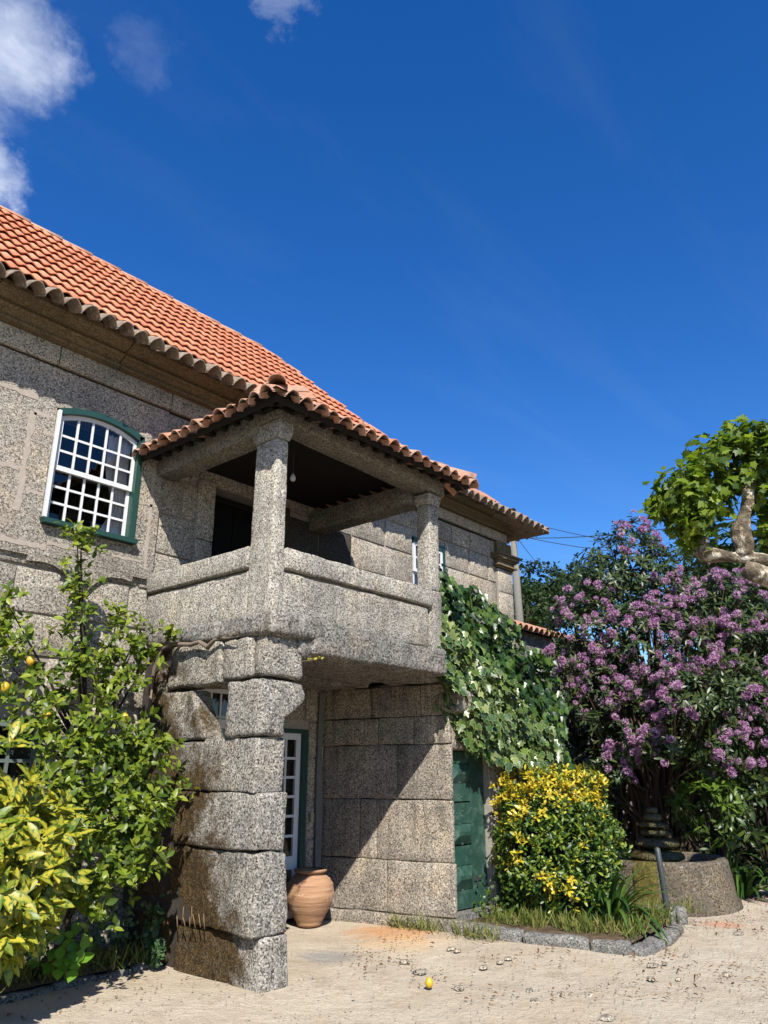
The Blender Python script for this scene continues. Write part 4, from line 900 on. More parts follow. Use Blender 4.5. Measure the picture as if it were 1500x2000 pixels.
# ------------------------------------------------------------------ foliage tools
def leaf(kind, L_=1.0, W_=.4, fold=.12, curve=.15):
    """unit leaf: length +Y, face up +Z; returns verts, faces, uvs"""
    if kind == 'oval': prof = [(0, .0), (.18, .62), (.45, 1.0), (.75, .68), (1, 0)]
    elif kind == 'lance': prof = [(0, 0), (.3, .85), (.62, 1.0), (.85, .6), (1, 0)]
    elif kind == 'small': prof = [(0, 0), (.5, 1), (1, 0)]
    elif kind == 'strap': prof = [(0, .8), (.2, 1), (.4, 1), (.6, .95), (.8, .7), (1, .05)]
    elif kind in ('ivy', 'maple'):
        pts = {'ivy': [(0, 0), (.22, -.1), (.5, .1), (.3, .35), (.34, .62), (.14, .68), (0, 1.0), (-.14, .68), (-.34, .62), (-.3, .35), (-.5, .1), (-.22, -.1)],
               'maple': [(0, 0), (.2, -.04), (.46, -.02), (.38, .17), (.62, .42), (.36, .44), (.34, .66), (.17, .62), (0, 1.0), (-.17, .62), (-.34, .66), (-.36, .44), (-.62, .42), (-.38, .17), (-.46, -.02), (-.2, -.04)]}[kind]
        cy = .3; v = [(0, cy * L_, 0)] + [(x * W_ * 2 * L_, y * L_, -fold * abs(x) * 2 * L_ - curve * max(0, y - .4) ** 2 * L_) for x, y in pts]
        n = len(pts); f = [(0, i + 1, (i + 1) % n + 1) for i in range(n)]
        uv = [(.5, .5)] + [(0 if x < 0 else 1, y) if i else (.5, 0) for i, (x, y) in enumerate(pts)]
        return np.array(v), f, np.array(uv)
    v = []; uv = []
    for (t, wd) in prof:
        z = -curve * t * t * L_
        if wd == 0: v.append((0, t * L_, z)); uv.append((.5, t))
        else:
            for s_ in (-1, 0, 1): v.append((s_ * wd * W_ * L_ / 2, t * L_ * .999, z + (fold * wd * W_ * L_ if s_ else 0))); uv.append((.5 + s_ * .5, t))
    f = []; rowsx = []; k = 0
    for (t, wd) in prof: c = 1 if wd == 0 else 3; rowsx.append(list(range(k, k + c))); k += c
    for a, b in zip(rowsx, rowsx[1:]):
        if len(a) == 1: f += [(a[0], b[1], b[0]), (a[0], b[2], b[1])]
        elif len(b) == 1: f += [(a[0], a[1], b[0]), (a[1], a[2], b[0])]
        else: f += [(a[0], a[1], b[1], b[0]), (a[1], a[2], b[2], b[1])]
    return np.array(v, float), f, np.array(uv, float)
def tri(f):
    o = []
    for q in f: o += [q] if len(q) == 3 else [(q[0], q[1], q[2]), (q[0], q[2], q[3])]
    return o
def frame(d, nrm):
    """rows of matrices with +Y along d and +Z near nrm"""
    d = d / np.linalg.norm(d, axis=1, keepdims=True); x = np.cross(d, nrm); x /= np.linalg.norm(x, axis=1, keepdims=True) + 1e-9; z = np.cross(x, d); return np.stack([x, d, z], 2)
def leaves_mesh(name, lf, P, Rm, sc, mat):
    V, F_, UV = lf; F_ = np.array(tri(F_)); n = len(P)
    allv = np.einsum('nij,kj->nki', Rm, V) * sc[:, None, None] + P[:, None, :]
    me = bpy.data.meshes.new(name); nv = n * len(V); nf = n * len(F_)
    me.vertices.add(nv); me.vertices.foreach_set('co', allv.reshape(-1))
    idx = (F_[None] + (np.arange(n) * len(V))[:, None, None]).reshape(-1)
    me.loops.add(nf * 3); me.loops.foreach_set('vertex_index', idx.astype(np.int32)); me.polygons.add(nf)
    me.polygons.foreach_set('loop_start', np.arange(0, nf * 3, 3, dtype=np.int32)); me.polygons.foreach_set('loop_total', np.full(nf, 3, dtype=np.int32))
    uvl = me.uv_layers.new(name='UVMap'); uvl.data.foreach_set('uv', UV[idx % len(V)].reshape(-1))
    me.update(); me.materials.append(mat); me.polygons.foreach_set('use_smooth', [True] * nf); return me
def unit(n): v = RS.normal(size=(n, 3)); return v / np.linalg.norm(v, axis=1, keepdims=True)
def foliage(parent, lf, P, D, Nn, sc, mat, single=300, name='leaf', front=None):
    """up to `single` leaves nearest the viewer's side are objects, the others one joined mesh"""
    P = np.array(P); Rm = frame(np.array(D), np.array(Nn)); sc = np.array(sc)
    T0 = Vector((0, 0, 0)); p = parent
    while p: T0 += p.location; p = p.parent
    order = np.argsort(np.linalg.norm(P - np.array(CAM), axis=1) + (0 if front is None else front))
    near = order[:single]; rest = order[single:]
    if len(near):
        me = leaves_mesh(name, lf, np.zeros((1, 3)), np.eye(3)[None], np.ones(1), mat)
        for i in near:
            o = bpy.data.objects.new(name, me); COL.objects.link(o); o.parent = parent
            m_ = Matrix(Rm[i].tolist()).to_4x4() @ Matrix.Scale(float(sc[i]), 4); m_.translation = Vector(P[i]) - T0; o.matrix_basis = m_
    if len(rest): link('foliage' if name == 'leaf' else name + '_mass', leaves_mesh('foliage', lf, P[rest], Rm[rest], sc[rest], mat), None, parent, kind='stuff')
def clusters(tips, axes, n, ln, spread=(35, 85), up=.25, drop=0, jit=.03, back=.1):
    P = []; D = []; Nn = []; sc = []
    for tp, ax in zip(tips, axes):
        ax = ax / np.linalg.norm(ax); k = RS.randint(n[0], n[1] + 1); a0 = RS.uniform(0, 6.28); o1 = np.cross(ax, [.3, .2, 1]); o1 /= np.linalg.norm(o1); o2 = np.cross(ax, o1)
        for i in range(k):
            a = a0 + i * 2.4; th = math.radians(RS.uniform(*spread)); d = ax * math.cos(th) + (o1 * math.cos(a) + o2 * math.sin(a)) * math.sin(th); d = d + np.array([0, 0, up - drop])
            P.append(tp - ax * back * RS.rand() + RS.normal(size=3) * jit); D.append(d); Nn.append(ax + RS.normal(size=3) * .35 + np.array([0, 0, .5])); sc.append(RS.uniform(*ln))
    return P, D, Nn, sc
def blob_points(lobes, n, shell=.35, clump=1.6, cl_thr=-.15, seed=0):
    """points near the surfaces of several ellipsoids, thinned by noise so clumps and gaps appear; returns points and outward directions"""
    P = []; D = []; vol = np.array([l[1][0] * l[1][1] * l[1][2] for l in lobes]) ** .75; vol /= vol.sum()
    tries = 0
    while len(P) < n and tries < n * 30:
        tries += 1; l = lobes[RS.choice(len(lobes), p=vol)]; u_ = RS.normal(size=3); u_ /= np.linalg.norm(u_); r_ = 1 - shell * RS.rand() ** 1.3
        p = np.array(l[0]) + u_ * np.array(l[1]) * r_
        if noise.noise(Vector(p * clump) + Vector((seed, 0, seed))) < cl_thr: continue
        ok = True
        for l2 in lobes:
            q = (p - np.array(l2[0])) / np.array(l2[1]); 
            if q @ q < .38: ok = False; break
        if not ok: continue
        d = u_ / np.array(l[1]); P.append(p); D.append(d / np.linalg.norm(d))
    return np.array(P), np.array(D)
def twigs(parent, base, tips, r0=.02, r1=.004, mat='twig', name='branch', hub=None, every=1, trunk=None):
    mb = MB(); base = Vector(base)
    for i, t in enumerate(tips[::every]):
        t = Vector(t); h = Vector(hub) if hub is not None else base.lerp(t, .4) + Vector((0, 0, .1)); h2 = h.lerp(t, .5) + Vector(RS.normal(size=3)) * .05 * (t - h).length
        mb.tube([h, h2, t], [r0 * .6, r0 * .35, r1], 4, cap=False)
        if hub is None: mb.tube([base, h], [r0, r0 * .6], 4, cap=False)
    return mb.build(name, M[mat], parent, True, kind='stuff')

# ------------------------------------------------------------------ lemon tree, aucuba, hydrangea, ground ivy on the left
def A3(v): return np.array((v.x, v.y, v.z))
lt = empty('lemon_tree', (-.75, 1.62, 0), label='leafy lemon tree with yellow fruits against the wall left of the pier', cat='tree')
def sv(x, y, d): return A3(survey(x, y, d))
# boughs fan out from the trunk; every bough carries side shoots that end in leaf rosettes
boughs = [((158, 1065, 7.6), .17), ((150, 1045, 7.55), .12), ((160, 1140, 7.6), .13), ((145, 1225, 7.5), .2), ((165, 1180, 7.6), .1), ((150, 1290, 7.55), .08), ((15, 1180, 7.3), .18), ((30, 1260, 7.3), .2), ((20, 1300, 7.2), .3), ((110, 1350, 7.4), .15), ((215, 1330, 7.5), .18),
          ((225, 1260, 7.55), .25), ((270, 1235, 7.6), .15), ((230, 1205, 7.6), .11), ((335, 1240, 7.7), .05), ((255, 1320, 7.5), .16), ((60, 1370, 7.2), .3), ((150, 1400, 7.2), .3), ((230, 1400, 7.3), .25), ((285, 1480, 7.3), .2), ((280, 1540, 7.2), .25), ((230, 1500, 7.2), .28), ((180, 1480, 7.1), .3),
          ((110, 1480, 7.0), .3), ((60, 1440, 7.0), .28), ((250, 1600, 7.1), .28), ((190, 1590, 7.0), .3), ((130, 1560, 6.9), .3), ((220, 1680, 7.0), .25), ((290, 1660, 7.2), .18), ((160, 1650, 6.9), .3), ((190, 1740, 7.0), .2), ((315, 1450, 7.4), .07), ((15, 1240, 7.3), .25), ((250, 1450, 7.2), .22), ((295, 1590, 7.1), .2), ((255, 1280, 7.5), .2), ((290, 1265, 7.6), .07), ((190, 1290, 7.5), .18)]
tips = []; axes = []; tr = np.array((-.75, 1.62, 1.1))
for (p, s_) in boughs:
    c = sv(*p); k = int(4 + s_ * 48) if p[1] < 1450 else int(9 + s_ * 95)
    for _ in range(k):
        t = c + RS.normal(size=3) * np.array((s_, s_ * .8, s_)) * .62
        t[1] = min(t[1], 1.88); tips.append(t); ax = (t - np.array((-.8, 1.9, t[2] - .35))); ax = ax / np.linalg.norm(ax) + RS.normal(size=3) * .4 + np.array((-.15, -.35, .35)); axes.append(ax)
P, D, Nn, sc = clusters(tips, axes, (5, 9), (.05, .105), (30, 85), up=.1, jit=.015, back=.08)
foliage(lt, leaf('oval', 1, .5, .14, .25), P, D, Nn, sc, M['lemon_leaf'], 300)
tm = MB()
tm.tube([(-.75, 1.66, -.02), (-.78, 1.64, .5), (-.7, 1.66, 1.1), (-.72, 1.68, 1.8)], [.035, .03, .026, .02], 8)
for (p, s_) in boughs: c = Vector(sv(*p)); h = Vector((-.75, 1.68, max(.4, min(1.7, c.z - .4)))); tm.tube([h, h.lerp(c, .5) + Vector((0, .03, .08)), c], [.016, .011, .005], 5, cap=False)
shoot = [sv(215, 1400, 7.5), sv(170, 1300, 7.6), sv(158, 1200, 7.6), sv(156, 1120, 7.6), sv(160, 1040, 7.65)]; tm.tube([Vector(q) for q in shoot], [.014, .011, .008, .006, .004], 6)
tm.build('trunk', M['twig'], lt, True)
for (x, y, d) in [(10, 1342, 7.1), (92, 1396, 7.05), (243, 1402, 7.15), (60, 1290, 7.2)]:
    c = survey(x, y, d); r_ = .036
    MB().lathe([(0, -r_ * 1.35), (r_ * .35, -r_ * 1.2), (r_ * .85, -r_ * .6), (r_, 0), (r_ * .85, r_ * .65), (r_ * .3, r_ * 1.12), (0, r_ * 1.2)], c, 14).build('lemon', M['lemonskin'], lt, True)
# shoots that reach out over the pier
au = empty('spotted_laurel', (-1.6, .95, 0), label='bush with large yellow spotted leaves at the left edge, in front of the lemon tree', cat='bush')
lob = [((10, 1600, 6.3), .26), ((60, 1650, 6.3), .28), ((20, 1720, 6.25), .28), ((60, 1760, 6.3), .24), ((-60, 1700, 6.2), .45), ((-90, 1800, 6.1), .35), ((20, 1800, 6.2), .2), ((90, 1610, 6.4), .2), ((-80, 1560, 6.3), .4)]
tips = []; axes = []
for (p, s_) in lob:
    c = sv(*p); ctr = np.array((-1.7, 1.6, .6))
    for _ in range(int(20 + s_ * 30)):
        t = c + RS.normal(size=3) * s_ * .4; t[2] = max(.15, t[2]); tips.append(t); ax = t - ctr; axes.append(ax / np.linalg.norm(ax) + RS.normal(size=3) * .3 + np.array((0, -.2, .3)))
P, D, Nn, sc = clusters(tips, axes, (5, 8), (.11, .19), (35, 85), up=.05, drop=.1, jit=.015, back=.06)
foliage(au, leaf('lance', 1, .36, .12, .3), P, D, Nn, sc, M['aucuba'], 300)
twigs(au, (-1.9, 1.5, 0), tips, .012, .004, every=4)
hy = empty('hydrangea', (-1.15, 1.35, 0), label='low plant with broad bright green leaves below the lemon tree', cat='plant')
tips = []; axes = []
for (x, y, d) in [(95, 1835, 6.9), (120, 1845, 6.85), (145, 1830, 6.9), (85, 1862, 6.8), (130, 1868, 6.75), (158, 1855, 6.85), (65, 1845, 6.9), (110, 1880, 6.75), (150, 1880, 6.8), (100, 1815, 7.0)]: tips.append(sv(x, y, d)); axes.append(np.array((-.3, -.6, .6)) + RS.normal(size=3) * .3)
P, D, Nn, sc = clusters(tips, axes, (3, 5), (.07, .115), (50, 95), up=0, jit=.02, back=.05)
foliage(hy, leaf('oval', 1, .78, .06, .25), P, D, Nn, sc, M['hydrangea'], 300); twigs(hy, (-1.1, 1.5, 0), tips, .008, .004)
iv = empty('creeping_ivy', (-.5, 1.55, 0), label='small grey green ivy creeping at the foot of the wall beside the pier', cat='ivy')
P = []; D = []; Nn = []; sc = []
for _ in range(900):
    x = RS.uniform(-1.9, -.05); y = RS.uniform(1.35, 1.95); z = abs(RS.normal()) * .28 + .03
    if RS.rand() < .3: x, y, z = -.16 - .02 * RS.rand(), RS.uniform(1.15, 1.5), RS.uniform(.0, .5)
    if x > -.2 and y < 1.3: z = RS.uniform(.05, .25)
    P.append((x, y - z * .3, z)); D.append(RS.normal(size=3) + np.array((-.2, -.4, -.3))); Nn.append(np.array((-.4, -.8, .6)) + RS.normal(size=3) * .5); sc.append(RS.uniform(.03, .06))
foliage(iv, leaf('ivy', 1, .5, .1, .1), P, D, Nn, sc, leafmat('small_ivy_leaves', [(.04, .09, .035), (.06, .13, .04), (.12, .2, .08), (.03, .08, .03)], .2, .4, .4), 300)
# dry vine stem lying along the ledge, dead stubs on the pier
vm_ = MB(); pts = [(-.2, 1.62, 2.35), (-.2, 1.58, 2.62), (-.21, 1.46, 2.80), (-.22, 1.25, 2.82), (-.2, 1.0, 2.79), (-.21, .85, 2.80), (-.19, .74, 2.74), (-.2, .62, 2.80), (-.18, .5, 2.80), (-.19, .3, 2.79)]
vm_.tube(pts, [.02, .02, .018, .02, .024, .02, .028, .016, .01, .004], 7); vm_.tube([(-.2, 1.6, 2.5), (-.19, 1.62, 2.2), (-.18, 1.68, 1.9), (-.19, 1.72, 1.5)], [.018, .014, .012, .006], 6)
vm_.tube([(-.2, .62, 2.8), (-.22, .45, 2.83), (-.21, .3, 2.82), (-.2, .28, 2.88)], [.007, .006, .005, .003], 5)
tag(vm_.build('vine_stem', M['vine'], None, True), 'bare twisted pale vine stem lying along the ledge below the parapet', 'vine')
dsr = empty('dry_stubs', (-.14, .3, .42), label='dry pale stubs of a dead plant sticking up on the mossy pier ledge', cat='plant'); straw = plain('straw', (.3, .2, .12), .9, .1)
for (x, y, h) in [(347, 1806, .07), (356, 1800, .12), (362, 1804, .05), (375, 1799, .12), (371, 1806, .06), (382, 1808, .09), (392, 1806, .08), (400, 1810, .1)]:
    d = _F + _R * ((x - 750) / 1500) + _U * ((1000 - y) / 1500); t = (-.115 - CAM.x) / d.x; q = CAM + d * t; q.z -= .02
    MB().tube([q, q + Vector((RS.normal() * .02 - .01, RS.normal() * .02, h + .02))], [.006, .003], 5).build('stub', straw, dsr, True)
ys = empty('yellow_sprig', (.3, -.1, 2.55), label='small yellow weed growing from the joint under the porch slab', cat='weed')
P = []; D = []; Nn = []; sc = []
for _ in range(16): x = RS.uniform(.24, .5); P.append((x, -.10 - RS.rand() * .05, 2.585 + (x - .24) * .18 + RS.normal() * .012)); D.append(RS.normal(size=3) * .6 + np.array((1, -.3, .5))); Nn.append(RS.normal(size=3) + np.array((-.5, -.8, .5))); sc.append(RS.uniform(.025, .045))
foliage(ys, leaf('small', 1, .4), P, D, Nn, sc, M['yellow'], 300); MB().tube([(.2, -.05, 2.57), (.35, -.12, 2.6), (.5, -.12, 2.64)], .003, 4).build('stem', M['vine'], ys)
lm = gpt(838, 1920, .03); r_ = .035
tag(MB().lathe([(0, -r_ * 1.1), (r_ * .6, -r_ * .9), (r_, 0), (r_ * .6, r_ * .9), (0, r_ * 1.25)], lm, 14).build('fallen_lemon', M['lemonskin'], None, True), 'single yellow lemon lying on the sandy ground', 'lemon')

# ------------------------------------------------------------------ ivy over the annex
def on_surface(poly, n, depth, thick, seed=0, jx=.0):
    """points on a climbing sheet: polygon of (x, z), front at depth(x, z), thinned by noise"""
    P = []; xs = [p[0] for p in poly]; zs = [p[1] for p in poly]
    def inside(x, z):
        c = False; j = len(poly) - 1
        for i in range(len(poly)):
            (xi, zi), (xj, zj) = poly[i], poly[j]
            if (zi > z) != (zj > z) and x < (xj - xi) * (z - zi) / (zj - zi) + xi: c = not c
            j = i
        return c
    while len(P) < n:
        x, z = RS.uniform(min(xs), max(xs)), RS.uniform(min(zs), max(zs))
        if not inside(x + .07 * noise.noise(Vector((x * 4, z * 4, seed))), z + .12 * noise.noise(Vector((x * 3, z * 3, seed + 5)))): continue
        d_ = depth(x, z); b = .3 * noise.noise(Vector((x * 2.2, z * 2.2, seed))) + .07 * noise.noise(Vector((x * 6, z * 6, seed)))
        P.append((x, d_ + b + thick * RS.rand(), z))
    return P
def ivy(name, poly, n, depth, mat, label, size, seed, thick=.1):
    e = empty(name, (poly[0][0], .3, 0), label=label, cat='ivy'); P = on_surface(poly, n, depth, thick, seed)
    D = [np.array((RS.normal() * .5, -.35, -1)) + RS.normal(size=3) * .3 for _ in P]; Nn = [np.array((-.45, -.95, .45)) + RS.normal(size=3) * .55 for _ in P]
    foliage(e, leaf('ivy', 1, .46, .1, .12), P, D, Nn, RS.uniform(*size, len(P)), M[mat], 300); return e
# dark ivy: behind and above; variegated ivy: in front, falling to the door head
core = lambda x, z: .18
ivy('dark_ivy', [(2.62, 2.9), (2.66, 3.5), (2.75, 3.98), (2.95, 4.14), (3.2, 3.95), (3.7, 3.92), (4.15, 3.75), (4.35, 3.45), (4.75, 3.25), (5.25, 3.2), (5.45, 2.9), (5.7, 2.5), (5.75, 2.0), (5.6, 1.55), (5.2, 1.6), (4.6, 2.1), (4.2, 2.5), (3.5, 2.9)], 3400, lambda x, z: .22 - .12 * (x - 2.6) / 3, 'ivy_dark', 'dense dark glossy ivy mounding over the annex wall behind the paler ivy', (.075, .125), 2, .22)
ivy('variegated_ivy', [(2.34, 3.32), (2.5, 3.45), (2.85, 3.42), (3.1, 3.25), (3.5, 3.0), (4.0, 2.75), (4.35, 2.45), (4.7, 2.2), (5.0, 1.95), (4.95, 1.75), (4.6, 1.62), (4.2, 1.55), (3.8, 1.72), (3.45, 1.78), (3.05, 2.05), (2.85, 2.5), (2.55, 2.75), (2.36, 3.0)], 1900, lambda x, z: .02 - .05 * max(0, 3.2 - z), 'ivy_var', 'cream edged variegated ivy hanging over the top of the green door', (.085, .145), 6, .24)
cm = MB()
for (x, z0) in [(3.9, .9), (4.3, .4), (4.7, .2), (5.2, .1), (5.6, .0), (4.0, .3)]:
    q = Vector((x, .22, z0)); pts = [q]
    for j in range(7): q = q + Vector((RS.normal() * .1, RS.normal() * .02 - .01, .24)); pts.append(q)
    cm.tube(pts, [.02] * 4 + [.012] * 4, 5)
tag(cm.build('climbing_stem', M['twig'], None, True), 'woody ivy stems climbing the annex wall under the leaves', 'ivy')
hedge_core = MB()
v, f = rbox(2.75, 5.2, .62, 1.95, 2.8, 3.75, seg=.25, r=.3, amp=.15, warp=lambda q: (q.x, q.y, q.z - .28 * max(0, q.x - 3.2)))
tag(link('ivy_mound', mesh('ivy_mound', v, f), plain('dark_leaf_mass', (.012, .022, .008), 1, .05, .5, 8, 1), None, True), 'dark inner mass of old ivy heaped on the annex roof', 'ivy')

# ------------------------------------------------------------------ golden bush
eb = empty('golden_bush', (4.0, -.45, .1), label='rounded glossy green bush with bright yellow new leaves on its top and left side', cat='bush')
lobes = [((4.04, -.42, .72), (.66, .70, .66)), ((4.0, -.35, 1.25), (.55, .58, .48)), ((3.72, -.3, .8), (.42, .42, .7)), ((4.25, -.75, .85), (.45, .42, .65)), ((4.3, -.5, 1.35), (.45, .45, .38))]
Pb, Db = blob_points(lobes, 3000, .3, 3.0, -.4, 4)
Pb = Pb + Db * np.array([.13 * noise.noise(Vector(p * 2.3) + Vector((5, 5, 5))) + (.16 * RS.rand() if RS.rand() < .03 else 0) for p in Pb])[:, None]
keep = Pb[:, 2] > .12; Pb, Db = Pb[keep], Db[keep]
isy = np.array([((p[2] > 1.28 + .4 * noise.noise(Vector(p * 4))) and RS.rand() < .68) or (noise.noise(Vector(p * 3.1) + Vector((9, 0, 0))) > .16 and p[0] - p[1] < 4.6 and RS.rand() < .5) or RS.rand() < .03 for p in Pb])
for msk, mt, nm in ((~isy, 'euo', 'leaf'), (isy, 'euo_y', 'golden_leaf')):
    P, D, Nn, sc = clusters(Pb[msk], Db[msk] + np.array((0, 0, .35)), (6, 9), (.04, .08), (25, 80), up=.1, jit=.012, back=.07)
    foliage(eb, leaf('lance', 1, .42, .12, .15), P, D, Nn, sc, M[mt], 150, nm)
twigs(eb, (4.0, -.45, .05), Pb, .012, .003, every=25)
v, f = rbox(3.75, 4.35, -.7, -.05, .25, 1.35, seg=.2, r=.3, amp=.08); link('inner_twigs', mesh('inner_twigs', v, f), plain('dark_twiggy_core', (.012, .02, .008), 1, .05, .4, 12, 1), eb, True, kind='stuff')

# ------------------------------------------------------------------ strap leaved clumps
def strapclump(loc, n, ln, label, seed, group='strap leaved lily clumps'):
    e = empty('lily_clump', loc, label=label, cat='plant', group=group); rs = np.random.RandomState(seed)
    for i in range(n):
        a = rs.uniform(0, 6.28); L_ = rs.uniform(*ln); el = rs.uniform(.5, 1.25); p = Vector(loc) + Vector((math.cos(a), math.sin(a), 0)) * rs.uniform(0, .1); d = Vector((math.cos(a) * math.cos(el), math.sin(a) * math.cos(el), math.sin(el)))
        vs = []; uv = []; m_ = 8; wd = rs.uniform(.02, .032); sd = Vector((-math.sin(a), math.cos(a), 0)); kk = rs.uniform(.28, .5)
        for j in range(m_ + 1):
            t = j / m_; ww = wd * min(1, 1.15 - t ** 3); up_ = Vector((-d.x * d.z, -d.y * d.z, 1)).normalized()
            for s_ in (-1, 0, 1): vs.append(p + sd * s_ * ww + (up_ * ww * .35 if s_ else Vector((0, 0, 0)))); uv.append((.5 + s_ * .5, t))
            p = p + d * (L_ / m_); d = (d + Vector((0, 0, -kk * (0.3 + t)))).normalized()
            if p.z < .03: p.z = .03
        fs = []
        for j in range(m_):
            for k in (0, 1): q = j * 3 + k; fs.append((q, q + 1, q + 4, q + 3))
        me = mesh('leaf', vs, fs); ul = me.uv_layers.new(name='UVMap'); ul.data.foreach_set('uv', np.array([uv[l.vertex_index] for l in me.loops]).reshape(-1)); link('leaf', me, M['strap'], e, True)
    return e
q = survey(1192, 1800, 9.6); strapclump((q.x, q.y, .08), 80, (.55, .95), 'clump of long arching dark green leaves between the golden bush and the basin', 1)
q = survey(1450, 1722, 12.9); strapclump((q.x, q.y, .0), 70, (.6, 1.0), 'clump of long arching leaves at the right edge beyond the basin', 2)
q = survey(1535, 1712, 13.1); strapclump((q.x, q.y, .0), 50, (.6, 1.0), 'clump of long arching leaves cut by the right edge of the view', 3)
q = survey(1425, 1690, 14.2); strapclump((q.x, q.y, .0), 40, (.6, 1.0), 'clump of arching leaves in shade just behind the right rim of the basin', 4)

# ------------------------------------------------------------------ rhododendron
rh = empty('rhododendron', A3(survey(1300, 1650, 15)) * np.array((1, 1, 0)), label='tall spreading rhododendron covered in mauve flower clusters behind the fountain', cat='shrub')
lobs = [((1215, 1120, 14.4), (.95, .95, .85)), ((1170, 1230, 14.2), (1.1, 1.0, .8)), ((1240, 1065, 14.8), (.5, .5, .6)), ((1130, 1290, 13.9), (.6, .7, .6)), ((1190, 1360, 13.8), (.8, .8, .8)), ((1330, 1150, 14.6), (1.0, 1.0, .8)), ((1430, 1200, 14.6), (.9, .9, .8)),
        ((1300, 1270, 14.0), (1.2, 1.0, .9)), ((1340, 1380, 13.3), (1.15, .9, .75)), ((1240, 1430, 13.4), (.8, .7, .55)), ((1430, 1370, 13.6), (.7, .8, .8)), ((1400, 1460, 13.2), (.6, .6, .4)), ((1190, 1490, 13.3), (.45, .45, .4)), ((1480, 1290, 14.2), (.8, .8, .9)), ((1330, 1440, 12.9), (.8, .6, .4))]
lobes = [(A3(survey(*p)), r_) for p, r_ in lobs]
Pb, Db = blob_points(lobes, 2500, .45, 1.5, -.3, 8)
P, D, Nn, sc = clusters(Pb, Db + np.array((-.1, -.2, .45)), (6, 9), (.09, .16), (50, 100), up=.05, drop=.05, jit=.015, back=.04)
foliage(rh, leaf('lance', 1, .3, .1, .2), P, D, Nn, sc, M['rhodo'], 300)
# flower truss: some fourteen open florets
def truss():
    vs = []; fs = []; rs = np.random.RandomState(5)
    for i in range(13):
        z = 1 - 1.25 * (i + .5) / 13; a = i * 2.4; r_ = math.sqrt(max(0, 1 - z * z)); ax = Vector((r_ * math.cos(a), r_ * math.sin(a), z)).normalized(); o1 = ax.orthogonal().normalized(); o2 = ax.cross(o1); c = ax * rs.uniform(.5, .95); b = len(vs)
        vs.append(tuple(c * .75))
        for k in range(10):
            an = k * math.pi / 5; rr_ = rs.uniform(.38, .56) if k % 2 == 0 else .16; vs.append(tuple(c + ax * (.12 if k % 2 == 0 else .06) + (o1 * math.cos(an) + o2 * math.sin(an)) * rr_))
        for k in range(10): fs.append((b, b + 1 + k, b + 1 + (k + 1) % 10))
    me = mesh('flower_cluster', vs, fs); me.materials.append(M['mauve']); return me
tme = truss(); T0 = rh.location.copy()
vis = [(p, d) for p, d in zip(Pb, Db) if d @ (np.array(CAM) - p) > -1.5 and noise.noise(Vector(p * 1.1) + Vector((3, 1, 0))) > -.14]
def flw(q):
    side = (q[0] - np.array(rh.location)) @ np.array(_R); return -(q[1] @ np.array((-.5, -.75, .35))) + RS.rand() * .9 + max(0, q[0][2] - 3.0) * .22 + max(0, side - .2) * max(0, q[0][2] - 2.4) * .16 + 1.5 * max(0, -noise.noise(Vector(q[0] * 1.3) + Vector((7, 7, 7))))
vis.sort(key=flw); fl = vis[:600]
mats_ = []
for i, (p, d) in enumerate(fl):
    s_ = RS.uniform(.045, .1); dd = Vector(d + np.array((-.2, -.3, .5))).normalized(); m_ = dd.to_track_quat('Z', 'Y').to_matrix().to_4x4() @ Matrix.Rotation(RS.uniform(0, 6), 4, 'Z') @ Matrix.Scale(s_, 4); pos = Vector(p) + dd * .07
    mats_.append((pos, m_, (pos - CAM).length))
mats_.sort(key=lambda q: q[2])
for pos, m_, _ in mats_[:300]:
    o = bpy.data.objects.new('flower_cluster', tme); COL.objects.link(o); o.parent = rh; mm = m_.copy(); mm.translation = pos - T0; o.matrix_basis = mm
rest = []
for pos, m_, _ in mats_[300:]: mm = m_.copy(); mm.translation = pos; rest.append(mm)
joined('flower_cluster_mass', tme, rest, rh, M['mauve'], False)
bt = MB(); base = Vector((rh.location.x, rh.location.y, 0))
for i in range(0, len(Pb), 16):
    t = Vector(Pb[i]); h = base + Vector(((t.x - base.x) * .3, (t.y - base.y) * .3, t.z * .45)); bt.tube([base + Vector((RS.normal() * .3, RS.normal() * .3, -.05)), h, h.lerp(t, .55) + Vector((RS.normal() * .15, RS.normal() * .15, .1)), t], [.05, .032, .018, .006], 5, cap=False)
bt.build('branch', plain('shrub_bark', (.12, .09, .06), .9, .1, .3, 30, .4), rh, True, kind='stuff')
# dark evergreen shrubs beyond and below it
def shrub(name, lobs, n, lf, mat, ln, label, cl=(5, 8), seed=0, sp=(40, 95), cat='shrub', up=.2, single=60, group=None, clump=1.5, shell=.45):
    lobes = [(A3(survey(*p)), r_) for p, r_ in lobs]; b = lobes[0][0]; e = empty(name, (b[0], b[1], 0), label=label, cat=cat, group=group)
    Pb, Db = blob_points(lobes, n, shell, clump, -.3, seed); P, D, Nn, sc = clusters(Pb, Db + np.array((0, 0, up)), cl, ln, sp, up=.05, jit=.03, back=.08)
    foliage(e, lf, P, D, Nn, sc, M[mat], single); twigs(e, (b[0], b[1], 0), Pb, .03, .005, every=max(1, n // 40)); return e
shrub('laurel_shrub', [((1385, 1590, 12.9), (.5, .5, .5)), ((1345, 1570, 12.8), (.3, .3, .4)), ((1400, 1540, 13.1), (.35, .35, .35))], 130, leaf('lance', 1, .32, .1, .2), 'bamboo', (.1, .18), 'bright leafy young shrub standing just behind the fountain basin', seed=3, single=200)
shrub('evergreen_shrub', [((1480, 1560, 14.5), (1.1, 1.0, .9)), ((1560, 1450, 14.5), (1.2, 1.2, 1.3)), ((1430, 1560, 15), (1.0, 1, .9))], 420, leaf('lance', 1, .32, .1, .2), 'rhodo', (.14, .22), 'dark shrub at the right edge behind the lily leaves', seed=4)
